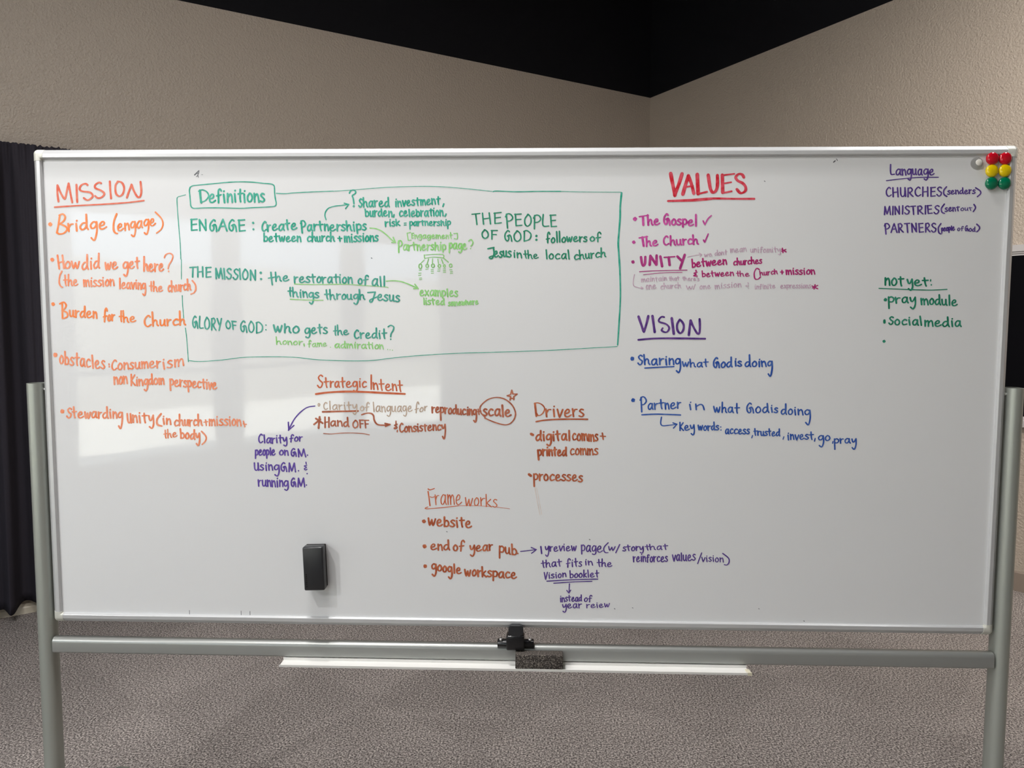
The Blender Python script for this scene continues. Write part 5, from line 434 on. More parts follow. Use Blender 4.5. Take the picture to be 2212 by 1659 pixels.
('purple arrow and lines about a review page','purple2',"28,141,9027,538,9080;28,416,9136,550,9080,550,9080,426,8983;35,664,9161,687,8982;30,780,9162,798,9089,826,9090,859,9165,864,9159,866,9013,833,8908,789,8943;30,895,9168,909,9045;30,905,9107,931,9157,964,9161;30,1005,9093,1062,9111,1073,9149,1045,9166,1007,9118,1015,9056,1055,9043,1108,9076;30,1140,9182,1168,9066,1179,9066,1225,9179;30,1256,9181,1270,9064;30,1260,9227,1263,9232;30,1321,9107,1379,9125,1390,9163,1362,9180,1324,9132,1332,9070,1373,9057,1427,9090;30,1453,9189,1472,9078,1485,9073,1511,9160,1514,9160,1529,9080,1544,9075,1573,9187;30,1707,9212,1718,8980;30,1710,9179,1750,9219,1796,9168,1778,9078,1724,9072;30,1927,9183,1887,9209,1842,9149,1846,9066,1883,9048,1921,9126,1930,9200;30,1930,9200,1926,9093,1948,9042;30,2070,9177,2030,9203,1985,9139,1999,9064,2039,9068,2071,9136,2077,9193,2078,9020,2040,8968,1991,8985;30,2121,9104,2190,9122,2204,9171,2170,9197,2124,9137,2132,9054,2181,9032,2246,9071;30,2391,9282,2298,9180,2280,9092,2321,9026,2394,9022;28,2405,9185,2425,9096,2442,9091,2484,9161,2488,9161,2504,9097,2524,9092,2571,9182;30,2686,9239,2590,9024;30,2844,9171,2812,9181,2782,9152,2818,9126,2845,9099,2814,9071,2768,9081;30,2896,9227,2911,9126,2926,9082;30,2863,9182,2957,9193;30,3034,9188,2996,9143,3003,9089,3042,9079,3074,9124,3060,9173,3034,9188,3027,9186;30,3107,9197,3117,9088;30,3115,9143,3141,9187,3172,9190;30,3201,9186,3221,9121,3249,9122,3278,9188,3284,9183,3290,9075,3261,9021,3216,9038;28,3382,9237,3395,9140,3413,9101;28,3337,9191,3457,9201;28,3452,9253,3479,9111;28,3474,9161,3519,9203,3563,9188,3575,9134,3606,9115;28,3742,9202,3698,9215,3649,9177,3655,9127,3696,9119,3737,9167,3745,9212;28,3745,9212,3744,9148,3769,9119;28,3843,9260,3851,9163,3867,9124;28,3795,9213,3915,9224;30,3038,8927,3052,8790;30,3047,8859,3067,8914,3092,8918;30,3128,8850,3173,8869,3182,8910,3161,8930,3130,8877,3135,8809,3167,8793,3210,8828;30,3244,8931,3250,8801;30,3250,8982,3253,8988;30,3287,8938,3295,8801;30,3294,8884,3322,8932,3344,8905,3358,8803;30,3447,8965,3427,8980,3406,8964,3405,8883,3405,8785;30,3378,8899,3443,8918;30,3506,8929,3476,8874,3481,8805,3511,8792,3536,8848,3526,8909,3506,8929,3501,8926;30,3561,8937,3572,8800;30,3569,8869,3592,8924,3621,8928;30,3714,8919,3685,8939,3651,8876,3675,8806,3726,8828;30,3753,8855,3800,8874,3808,8916,3784,8936,3754,8883,3762,8814,3797,8799,3840,8834;30,3908,8933,3884,8946,3864,8911,3892,8878,3914,8844,3893,8809,3859,8822;30,4040,8983,4076,8833,4085,8833,4116,8977;30,4213,8972,4181,8995,4149,8933,4155,8854,4184,8839,4210,8916,4214,8988;30,4214,8988,4216,8884,4234,8837;30,4263,9035,4277,8830;30,4314,8981,4324,8862,4351,8834,4380,8879,4385,8983;30,4385,8983,4390,8864,4407,8832;30,4434,8900,4485,8922,4494,8970,4467,8993,4435,8932,4445,8853,4483,8835,4531,8876;30,4617,8994,4588,9009,4562,8968,4595,8930,4620,8891,4593,8850,4552,8865;25,4780,9045,4684,8764;25,4787,8930,4819,8826,4829,8826,4871,8923;25,4907,8922,4921,8818;25,4911,8963,4915,8967;25,5027,8924,4997,8935,4971,8908,5005,8880,5032,8853,5005,8826,4962,8837;25,5072,8929,5086,8825;25,5075,8970,5079,8974;25,5170,8923,5134,8880,5144,8825,5183,8813,5213,8856,5197,8906,5170,8923,5164,8921;25,5252,8925,5257,8816;25,5259,8881,5297,8919,5322,8897,5336,8814;30,5317,9037,5466,8916,5482,8807,5431,8737,5364,8745;30,717,8789,731,8661,748,8612;30,675,8721,789,8740;30,801,8807,809,8620;30,809,8682,851,8738,887,8720,893,8653,918,8630;30,1041,8749,999,8764,955,8712,962,8651,1001,8642,1038,8705,1043,8762;30,1043,8762,1045,8681,1069,8646;30,1131,8829,1143,8701,1159,8652;30,1089,8761,1200,8780;30,1426,8821,1396,8855,1364,8817,1362,8707,1361,8627;30,1322,8719,1420,8742;30,1473,8763,1482,8646;30,1479,8810,1484,8815;30,1558,8862,1567,8704,1581,8655;30,1522,8767,1617,8782;30,1716,8767,1685,8777,1656,8744,1691,8716,1718,8687,1688,8653,1643,8663;29,1819,8792,1830,8692;29,1827,8830,1832,8834;29,1886,8798,1901,8693;29,1898,8755,1941,8791,1974,8770,1998,8691;30,2155,8842,2167,8699,2183,8655;30,2115,8757,2222,8765;30,2242,8857,2240,8659;30,2243,8714,2286,8760,2319,8741,2321,8681,2344,8658;30,2383,8702,2447,8716,2461,8749,2431,8766,2387,8724,2393,8669,2438,8656,2497,8683;29,757,8480,788,8315,798,8316,837,8485;29,881,8426,890,8327;29,887,8466,891,8470;29,1006,8436,971,8442,942,8413,981,8391,1013,8369,982,8339,932,8343;29,1056,8437,1070,8339;29,1059,8477,1063,8481;29,1155,8455,1119,8408,1127,8357,1164,8351,1193,8396,1179,8442,1155,8455,1148,8452;29,1233,8472,1237,8367;29,1240,8431,1278,8472,1304,8454,1317,8377;30,1418,8536,1424,8447,1429,8348;30,1425,8414,1462,8451,1503,8417,1493,8364,1456,8349,1429,8365;30,1582,8466,1544,8420,1550,8365,1588,8356,1620,8401,1608,8450,1582,8466,1576,8464;30,1692,8474,1656,8429,1665,8374,1704,8364,1735,8410,1719,8459,1692,8474,1686,8472;30,1775,8556,1777,8369;30,1840,8476,1781,8419,1781,8419,1849,8372;30,1878,8559,1897,8372;30,1946,8418,2003,8435,2013,8468,1985,8484,1948,8440,1957,8385,1997,8374,2050,8403;30,2108,8552,2114,8419,2126,8375;30,2070,8475,2164,8487;33,826,8252,1474,8297,2134,8324;30,1002,8199,1474,8239,1986,8262;25,1407,8191,1401,7955;25,1341,8015,1396,7944,1396,7944,1444,8025;28,1181,7813,1188,7708;28,1184,7855,1187,7859;28,1222,7820,1227,7709;28,1227,7775,1253,7815,1272,7794,1282,7711;28,1359,7826,1336,7837,1313,7808,1339,7781,1360,7754,1336,7725,1302,7735;28,1403,7883,1410,7773,1420,7729;28,1375,7831,1447,7842;28,1473,7772,1512,7789,1520,7822,1502,7838,1475,7795,1479,7739,1506,7727,1543,7757;28,1624,7822,1598,7837,1568,7794,1570,7738,1595,7728,1620,7783,1626,7833;28,1626,7833,1624,7761,1638,7728;28,1712,7833,1683,7836,1658,7781,1674,7737,1702,7763,1716,7828,1714,7900;28,1714,7900,1715,7784,1727,7740;28,1840,7827,1802,7786,1807,7736,1843,7727,1875,7769,1864,7813,1840,7827,1834,7825;28,1990,7871,1967,7893,1939,7869,1935,7790,1932,7719;28,1902,7801,1983,7817;28,1236,7636,1256,7570,1286,7571,1320,7639,1326,7634,1329,7516,1295,7433,1247,7460;28,1367,7592,1427,7609,1437,7643,1406,7658,1368,7615,1380,7559,1424,7548,1479,7578;28,1593,7649,1554,7664,1513,7620,1520,7564,1557,7555,1591,7610,1595,7660;28,1595,7660,1597,7588,1620,7555;28,1650,7662,1661,7552;28,1658,7607,1690,7653,1728,7657;25,1858,7651,1864,7556;25,1864,7604,1897,7644,1934,7648;25,1971,7601,2035,7617,2049,7647,2018,7659,1975,7620,1981,7573,2026,7565,2086,7592;25,2119,7656,2136,7568;25,2122,7691,2126,7695;25,2186,7610,2241,7626,2250,7655,2222,7667,2187,7629,2198,7582,2239,7574,2289,7600;25,2319,7680,2338,7596,2350,7592,2379,7660,2381,7660,2396,7600,2412,7596,2443,7683"),
('large red underlined heading VALUES','red',"78,3814,18588,3866,18338,3925,18091,3929,18087,4020,18338,4092,18580;78,4121,18087,4188,18337,4250,18530;71,4250,18530,4326,18337,4389,18109;50,4184,18258,4366,18289;78,4465,18563,4494,18099;55,4494,18090,4714,18142;71,4733,18547,4788,18241,4848,18131,4924,18161,4963,18297,4957,18539;71,5077,18546,5097,18126;45,5068,18539,5372,18576;45,5063,18335,5301,18372;50,5097,18111,5316,18154;63,5603,18494,5563,18556,5477,18570,5408,18494,5462,18409,5588,18343,5657,18248,5641,18153,5537,18110,5443,18201;55,3759,17920,4239,17942,4813,17979,5387,17970,5874,17969;25,3855,17909,4431,17919,4833,17956"),
('magenta bullet The Gospel with a tick','magenta',"102,2953,17483;38,3057,17540,3284,17571;50,3149,17540,3162,17339;43,3264,17578,3284,17334;43,3281,17406,3322,17468,3359,17445,3369,17366,3396,17339;43,3434,17399,3502,17421,3514,17464,3479,17484,3436,17428,3448,17357,3498,17342,3561,17380;43,3765,17577,3734,17608,3675,17523,3676,17406,3721,17348,3751,17402,3743,17476;43,3719,17470,3766,17497,3798,17444,3812,17341;43,3912,17481,3863,17426,3872,17354,3921,17337,3961,17393,3944,17458,3912,17481,3904,17478;43,4084,17463,4045,17479,4010,17445,4055,17407,4090,17370,4053,17336,3997,17352;43,4134,17473,4139,17290;43,4137,17444,4180,17478,4228,17433,4207,17355,4150,17351;43,4274,17380,4344,17395,4359,17438,4326,17461,4278,17408,4285,17336,4334,17317,4400,17350;43,4453,17584,4459,17313;33,4633,17433,4678,17343,4678,17343,4748,17480,4832,17564"),
('magenta bullet The Church with a tick','magenta',"85,2931,16914;38,3061,17019,3269,17052;50,3142,17033,3180,16821;40,3244,17050,3254,16816;40,3254,16884,3296,16942,3333,16921,3339,16848,3365,16822;40,3408,16878,3476,16899,3490,16940,3457,16958,3411,16905,3419,16838,3467,16824,3531,16861;40,3772,17035,3735,17064,3676,16989,3682,16891,3735,16843,3796,16882;40,3837,17066,3843,16840;40,3844,16907,3890,16965,3929,16944,3935,16870,3963,16844;40,3988,16969,4004,16869,4042,16846,4079,16885,4081,16972;40,4081,16972,4092,16872,4116,16846;40,4145,16987,4161,16853;40,4156,16920,4188,16975,4228,16979;40,4363,16977,4323,16996,4274,16933,4304,16865,4376,16887;40,4389,17087,4411,16861;40,4407,16928,4449,16986,4488,16965,4498,16891,4527,16866;33,4653,16964,4683,16911,4683,16911,4765,17114"),
('bold magenta bullet UNITY with a double underline','magenta2',"85,2919,16427;55,3117,16546,3144,16388,3178,16330,3216,16388,3223,16552;55,3333,16353,3349,16577;55,3349,16577,3497,16359;55,3501,16359,3503,16585;55,3595,16562,3643,16321;38,3688,16538,3954,16558;55,3804,16538,3827,16354;55,4016,16562,4144,16436;55,4198,16604,4089,16269;24,3084,16185,3500,16209,4264,16225;19,3182,16108,3598,16153,4140,16170"),
('dark magenta lines between churches and between the Church + mission','magenta3',"36,4381,16491,4389,16399,4398,16293;36,4392,16364,4424,16405,4463,16371,4456,16313,4423,16295,4398,16311;36,4502,16355,4554,16376,4563,16412,4536,16428,4503,16379,4513,16321,4551,16310,4598,16344;36,4646,16509,4658,16368,4672,16321;36,4615,16427,4702,16444;36,4730,16445,4751,16339,4763,16335,4787,16420,4789,16421,4805,16345,4819,16340,4845,16450;36,4881,16393,4939,16414,4949,16451,4919,16466,4883,16417,4894,16358,4937,16348,4990,16383;36,5021,16400,5076,16421,5084,16458,5056,16473,5022,16424,5033,16366,5074,16355,5124,16390;36,5149,16482,5160,16364;36,5158,16435,5191,16480,5216,16458,5234,16371;30,5472,16432,5446,16446,5413,16399,5432,16348,5480,16366;30,5493,16522,5500,16354;30,5500,16404,5525,16447,5546,16431,5551,16377,5566,16358;30,5587,16450,5594,16375,5617,16359,5643,16388,5648,16453;30,5648,16453,5651,16379,5666,16360;30,5685,16464,5693,16365;30,5691,16415,5711,16456,5735,16459;30,5820,16455,5795,16469,5763,16422,5782,16371,5829,16389;30,5839,16549,5850,16381;30,5849,16431,5876,16474,5900,16459,5906,16404,5924,16385;30,5946,16421,5989,16436,5996,16467,5973,16480,5947,16441,5956,16392,5988,16382,6027,16409;30,6094,16481,6072,16489,6052,16463,6078,16440,6098,16416,6078,16390,6045,16398;33,4482,16218,4487,16202;33,4513,16174,4442,16148,4486,16122,4433,16087,4515,16079;27,4637,16205,4643,16144,4651,16062;27,4645,16117,4677,16147,4714,16120,4707,16076,4674,16063,4650,16076;27,4751,16096,4798,16110,4807,16137,4783,16150,4752,16114,4760,16069,4794,16059,4838,16084;27,4880,16203,4891,16103,4904,16067;27,4852,16150,4930,16159;27,4957,16167,4975,16086,4986,16082,5010,16147,5012,16147,5027,16088,5040,16084,5065,16167;27,5099,16110,5148,16124,5158,16152,5133,16165,5101,16129,5108,16083,5144,16074,5189,16099;27,5218,16122,5267,16136,5276,16164,5251,16177,5219,16141,5227,16095,5263,16086,5309,16111;27,5334,16178,5343,16087;27,5342,16141,5375,16175,5399,16157,5414,16090;23,5516,16198,5521,16106,5533,16075;23,5480,16148,5569,16153;23,5569,16204,5581,16074;23,5580,16113,5614,16145,5644,16132,5651,16089,5673,16073;23,5706,16106,5760,16116,5772,16139,5746,16151,5709,16121,5715,16082,5753,16073,5804,16092;30,6045,16240,5979,16268,5923,16160,5942,16019,6019,16002,6078,16058;25,6056,16208,6074,16091;25,6070,16131,6095,16169,6120,16158,6128,16114,6146,16100;25,6164,16174,6172,16113,6194,16101,6216,16127,6219,16181;25,6219,16181,6224,16120,6238,16105;25,6255,16188,6266,16107;25,6263,16148,6283,16183,6310,16188;25,6398,16195,6373,16204,6341,16163,6358,16123,6404,16141;25,6414,16246,6424,16128;25,6423,16169,6449,16207,6472,16196,6478,16151,6495,16137;30,6565,16179,6641,16180;30,6603,16218,6609,16136;32,6704,16225,6718,16118;32,6714,16182,6737,16221,6757,16205,6769,16119;32,6765,16178,6792,16222,6818,16207,6840,16121;32,6874,16226,6892,16123;32,6877,16266,6880,16270;32,6996,16223,6965,16233,6940,16205,6975,16179,7004,16153,6977,16125,6933,16135;32,7097,16218,7066,16228,7040,16200,7075,16174,7104,16148,7076,16120,7033,16130;32,7143,16222,7160,16120;32,7146,16262,7150,16266;32,7253,16235,7213,16191,7220,16137,7260,16128,7293,16172,7280,16220,7253,16235,7247,16233;32,7320,16235,7335,16127;32,7330,16192,7361,16230,7387,16209,7408,16129"),
('dark magenta asterisk after the word uniformity','magenta3',"28,6597,16764,6615,16657;28,6582,16689,6684,16736;28,6585,16736,6690,16674"),
('dark magenta asterisk at the end of the lowest pale line','magenta3',"28,7427,15868,7405,15760;28,7365,15786,7492,15851;28,7353,15836,7495,15767"),
('pale pink arrow and line above between churches','pale',"19,4267,16545,4444,16588,4613,16610;19,4551,16646,4617,16610,4617,16610,4575,16555;19,4682,16618,4698,16562,4708,16560,4725,16607,4727,16607,4740,16567,4751,16565,4769,16625;19,4796,16594,4836,16607,4843,16627,4822,16635,4797,16607,4805,16575,4834,16571,4871,16591;19,4996,16654,4966,16655,4942,16617,4959,16586,4987,16604,5000,16650,4997,16717;19,4997,16717,5000,16619,5012,16588;19,5057,16668,5034,16636,5039,16598,5064,16591,5084,16622,5074,16657,5057,16668,5053,16667;19,5106,16677,5112,16599;19,5111,16646,5134,16674,5151,16658,5162,16600;19,5207,16724,5208,16632,5216,16602;19,5180,16673,5244,16680;19,5318,16750,5327,16660;19,5325,16714,5342,16747,5357,16735,5364,16663;19,5362,16712,5382,16750,5402,16738,5417,16667;19,5443,16698,5488,16713,5495,16741,5472,16752,5444,16716,5452,16671,5486,16663,5527,16689;19,5612,16752,5585,16764,5554,16727,5558,16682,5583,16675,5608,16720,5613,16761;19,5613,16761,5612,16702,5627,16676;19,5645,16774,5654,16684;19,5652,16738,5678,16772,5698,16756,5713,16689;19,5815,16742,5824,16678,5847,16662,5870,16686,5872,16742;19,5872,16742,5878,16678,5892,16660;19,5909,16753,5918,16667;19,5916,16718,5940,16749,5959,16731,5973,16667;19,6001,16744,6012,16662;19,6003,16776,6005,16779;19,6113,16776,6094,16794,6072,16776,6069,16712,6067,16656;19,6042,16722,6108,16734;19,6163,16745,6135,16711,6141,16668,6171,16659,6194,16693,6183,16732,6163,16745,6158,16743;19,6223,16746,6226,16660;19,6228,16712,6248,16742,6262,16729,6266,16660;19,6267,16707,6290,16742,6309,16729,6320,16660;19,6347,16748,6359,16666;19,6349,16780,6352,16784;19,6414,16794,6422,16701,6432,16666;19,6387,16746,6459,16752;19,6477,16750,6495,16698,6517,16698,6538,16750,6542,16745,6551,16650,6530,16603,6494,16619"),
('pale pink line starting maintain, under the double underline','pale',"19,3137,16008,3141,15930;19,3142,15977,3161,16006,3175,15995,3178,15932;19,3179,15975,3201,16008,3219,15997,3230,15935;19,3314,16013,3289,16024,3258,15992,3259,15953,3283,15946,3310,15986,3317,16021;19,3317,16021,3313,15970,3326,15947;19,3357,16025,3362,15950;19,3362,16054,3365,16057;19,3396,16029,3401,15951;19,3401,15998,3427,16027,3445,16012,3456,15954;19,3499,16053,3504,15983,3514,15952;19,3472,16023,3540,16032;19,3624,16027,3596,16038,3565,16006,3569,15967,3594,15961,3620,16000,3625,16035;19,3625,16035,3624,15984,3640,15962;19,3666,16040,3674,15966;19,3669,16069,3671,16072;19,3704,16045,3712,15967;19,3710,16014,3734,16042,3752,16028,3764,15970;19,3839,16062,3842,15994,3849,15968;19,3813,16029,3875,16034;19,3875,16066,3881,15969;19,3881,16001,3901,16029,3919,16018,3923,15982,3936,15970;19,4001,16026,3980,16035,3956,16010,3959,15977,3978,15971,3998,16003,4002,16032;19,4002,16032,4001,15990,4013,15970;19,4040,16066,4049,15999,4058,15973;19,4022,16033,4075,16038;18,4171,16062,4178,15998,4186,15974;18,4151,16031,4205,16034;18,4209,16067,4215,15975;18,4215,16006,4236,16031,4255,16020,4259,15986,4272,15974;18,4292,15997,4324,16004,4331,16022,4316,16032,4294,16009,4297,15979,4320,15971,4350,15985;18,4368,16025,4373,15964;18,4372,15994,4389,16018,4409,16019;18,4428,15992,4460,15999,4465,16017,4449,16026,4429,16004,4435,15973,4459,15965,4488,15980;18,4505,16046,4504,16035;18,4564,16013,4546,16019,4529,16005,4550,15989,4566,15973,4548,15958,4522,15965"),
('pale pink arrow and lowest line of the values notes','pale',"19,2961,16115,2931,15929,2954,15831,3064,15788,3174,15777;19,3129,15810,3182,15777,3182,15777,3130,15755;19,3280,15855,3256,15814,3262,15764,3288,15755,3308,15796,3298,15841,3280,15855,3276,15853;19,3329,15855,3340,15755;19,3337,15815,3361,15851,3381,15832,3397,15757;19,3424,15805,3469,15820,3478,15850,3456,15864,3426,15825,3432,15775,3464,15764,3506,15791;19,3676,15829,3651,15840,3621,15799,3641,15755,3686,15771;19,3696,15906,3707,15763;19,3706,15807,3731,15845,3754,15831,3760,15784,3776,15767;19,3796,15849,3802,15784,3823,15770,3846,15796,3851,15853;19,3851,15853,3854,15788,3867,15771;19,3884,15855,3894,15768;19,3891,15812,3911,15848,3935,15851;19,4021,15859,3995,15870,3963,15829,3982,15785,4029,15801;19,4042,15921,4050,15778;19,4050,15821,4077,15860,4101,15846,4106,15799,4123,15782;19,4253,15840,4283,15766,4299,15762,4328,15819,4332,15819,4355,15766,4374,15762,4405,15836;19,4470,15876,4429,15752;19,4619,15842,4591,15808,4598,15767,4629,15760,4651,15794,4639,15831,4619,15842,4614,15841;19,4676,15839,4687,15757;19,4684,15807,4712,15837,4734,15821,4750,15760;19,4777,15802,4820,15814,4827,15839,4805,15851,4778,15818,4786,15777,4817,15768,4857,15791;19,4960,15850,4973,15760;19,4969,15814,4988,15848,5006,15835,5017,15763;19,5013,15813,5036,15851,5058,15839,5078,15768;19,5119,15866,5126,15780;19,5124,15900,5128,15904;19,5235,15867,5206,15874,5178,15849,5211,15829,5236,15808,5207,15783,5165,15789;19,5327,15871,5297,15878,5270,15853,5305,15833,5332,15812,5304,15787,5261,15793;19,5371,15884,5382,15798;19,5374,15918,5377,15922;19,5461,15894,5427,15855,5436,15810,5473,15804,5501,15843,5486,15883,5461,15894,5455,15892;19,5533,15894,5541,15803;19,5540,15858,5570,15892,5592,15875,5606,15808;19,5772,15915,5783,15893;19,5784,15860,5720,15836,5774,15819,5785,15834;19,5797,15769;19,5954,15833,5963,15759;19,5956,15862,5959,15865;19,5994,15836,5999,15758;19,5999,15805,6021,15834,6038,15819,6048,15761;19,6116,15866,6099,15878,6082,15864,6084,15811,6087,15758;19,6061,15820,6115,15832;19,6146,15844,6156,15770;19,6148,15873,6150,15876;19,6183,15848,6192,15770;19,6190,15817,6211,15845,6229,15830,6241,15772;19,6267,15843,6277,15769;19,6270,15872,6272,15875;19,6319,15881,6330,15804,6340,15774;19,6298,15845,6359,15853;19,6384,15812,6420,15824,6426,15848,6407,15858,6385,15828,6392,15789,6418,15781,6451,15802;19,6582,15808,6619,15819,6626,15844,6607,15856,6583,15824,6590,15783,6617,15773,6651,15794;19,6669,15859,6717,15781;19,6718,15859,6668,15780;19,6740,15861,6743,15739;19,6742,15844,6765,15865,6791,15841,6780,15795,6749,15791;19,6810,15863,6817,15781;19,6815,15822,6833,15856,6853,15857;19,6876,15813,6913,15824,6920,15849,6901,15861,6877,15829,6883,15788,6910,15779,6945,15800;19,7005,15857,6986,15865,6968,15844,6990,15824,7007,15803,6988,15783,6960,15791;19,7070,15857,7050,15865,7032,15845,7054,15824,7071,15804,7052,15783,7024,15791;19,7097,15857,7105,15779;19,7099,15887,7101,15891;19,7156,15866,7134,15833,7140,15792,7163,15784,7180,15817,7171,15854,7156,15866,7152,15865;19,7200,15864,7208,15782;19,7206,15831,7227,15860,7243,15844,7255,15783;19,7320,15861,7300,15869,7281,15848,7303,15828,7320,15807,7301,15786,7272,15794"),
('purple underlined heading VISION','violet',"55,3079,15069,3145,14883,3207,14709,3225,14709,3282,14901,3321,15084;55,3425,15085,3456,14883,3487,14686;45,3718,15058,3654,15067,3591,15003,3601,14939,3767,14884,3847,14793,3807,14698,3734,14683,3660,14728,3686,14783;55,3906,15031,3963,14643;50,4111,14998,4044,14885,4052,14739,4127,14656,4198,14739,4205,14867,4139,14973,4097,14995;55,4341,14611,4360,14831,4376,14974;50,4381,14977,4442,14831,4546,14658,4601,14667,4610,14832,4599,15011;55,3082,14488,3481,14522,4029,14528,4750,14521"),
('blue bullet Sharing what is being done','blue',"104,2939,14014;38,3186,14076,3144,14103,3097,14057,3133,13997,3190,13950,3164,13874,3123,13863,3084,13903;38,3228,14115,3255,13871;38,3250,13947,3295,14011,3338,13985,3350,13902,3381,13871;38,3542,13988,3488,14010,3429,13953,3437,13877,3487,13862,3537,13935,3546,14003;38,3546,14003,3545,13904,3576,13859;38,3620,14025,3630,13874;38,3629,13950,3674,14010,3725,14013;38,3779,14005,3796,13862;38,3785,14061,3790,14067;38,3866,14024,3872,13873;38,3875,13964,3926,14017,3960,13986,3978,13873;38,4123,13998,4071,14021,4020,13961,4044,13893,4095,13897,4128,13961,4130,14014,4149,13823,4113,13672,4049,13715;38,3255,13779,3585,13799,3984,13819;33,4196,13941,4223,13838,4239,13832,4270,13912,4273,13912,4295,13838,4314,13832,4347,13935;33,4382,14007,4402,13814;33,4399,13871,4444,13919,4485,13899,4495,13836,4525,13813;33,4673,13911,4627,13928,4572,13885,4575,13828,4619,13816,4666,13871,4677,13922;33,4677,13922,4672,13848,4697,13814;33,4770,14009,4777,13872,4792,13826;33,4723,13932,4839,13940;38,5068,14024,5037,14050,4979,13961,4980,13848,5025,13797,5055,13853,5046,13923;38,5023,13915,5069,13946,5101,13899,5115,13800;38,5218,13941,5169,13883,5175,13814,5222,13803,5263,13861,5249,13923,5218,13941,5210,13938;38,5405,13935,5349,13936,5304,13867,5335,13813,5387,13847,5411,13929,5406,14058;38,5406,14058,5412,13874,5435,13820;38,5514,13967,5525,13844;38,5520,14014,5524,14018;38,5658,13947,5617,13965,5583,13936,5630,13899,5668,13862,5632,13834,5574,13854;38,5862,13940,5804,13942,5758,13878,5792,13826,5846,13856,5869,13933,5859,14118;38,5859,14118,5872,13880,5897,13828;38,5990,13961,5941,13907,5951,13841,6002,13829,6043,13883,6024,13942,5990,13961,5982,13958;38,6104,13954,6113,13829;38,6111,14003,6116,14009;38,6160,13966,6181,13834;38,6175,13914,6216,13961,6251,13935,6280,13837;38,6415,13947,6369,13966,6322,13912,6340,13852,6385,13858,6418,13914,6422,13960,6431,13784,6396,13589,6340,13643"),
('blue bullet Partner in what is being done','blue',"101,2975,12964;35,3172,13035,3196,12670;35,3153,12962,3193,13045,3261,13038,3306,12949,3258,12866,3191,12845;35,3456,12864,3413,12885,3363,12826,3368,12750,3408,12736,3450,12810,3459,12879;35,3459,12879,3456,12780,3480,12735;35,3510,12888,3527,12737;35,3521,12813,3555,12875,3597,12879;35,3668,12983,3684,12812,3703,12752;35,3624,12891,3746,12906;35,3779,12897,3794,12745;35,3790,12837,3827,12891,3857,12862,3879,12748;35,3925,12816,3997,12838,4012,12884,3977,12906,3928,12846,3937,12771,3988,12754,4056,12794;35,4090,12918,4100,12767;35,4098,12843,4132,12905,4172,12909;40,3200,12594,3597,12613,4172,12595;35,4399,12864,4424,12733;35,4414,12916,4425,12921;35,4550,12873,4565,12735;35,4568,12818,4662,12867,4726,12840,4762,12736;35,5000,12817,5034,12691,5050,12684,5077,12779,5080,12779,5107,12689,5126,12681,5154,12804;35,5213,12923,5215,12669;35,5217,12738,5263,12794,5299,12769,5303,12693,5329,12665;35,5462,12783,5415,12805,5368,12754,5378,12685,5421,12670,5460,12735,5465,12796;35,5465,12796,5468,12707,5497,12664;35,5576,12892,5580,12708,5595,12652;35,5526,12783,5646,12788;35,5935,12883,5897,12909,5835,12822,5843,12710,5896,12658,5928,12713,5915,12783;35,5889,12775,5940,12805,5979,12758,6000,12660;35,6111,12817,6058,12755,6072,12679,6131,12667,6175,12729,6151,12796,6111,12817,6102,12814;35,6340,12800,6275,12802,6227,12727,6266,12668,6325,12704,6348,12793,6335,12897;35,6335,12897,6352,12732,6382,12673;35,6441,12799,6463,12681;35,6444,12845,6449,12850;35,6595,12778,6560,12792,6527,12762,6567,12730,6599,12698,6565,12668,6513,12682;35,6793,12746,6735,12753,6689,12689,6720,12632,6774,12660,6800,12739,6794,12890;35,6794,12890,6800,12684,6824,12628;35,6920,12764,6871,12711,6880,12642,6929,12626,6970,12679,6953,12742,6920,12764,6912,12761;35,7025,12747,7046,12616;35,7029,12798,7034,12803;35,7108,12759,7122,12621;35,7120,12703,7171,12749,7209,12720,7233,12616;35,7390,12723,7334,12746,7278,12694,7303,12631,7358,12633,7396,12689,7399,12737,7416,12549,7377,12369,7307,12424"),
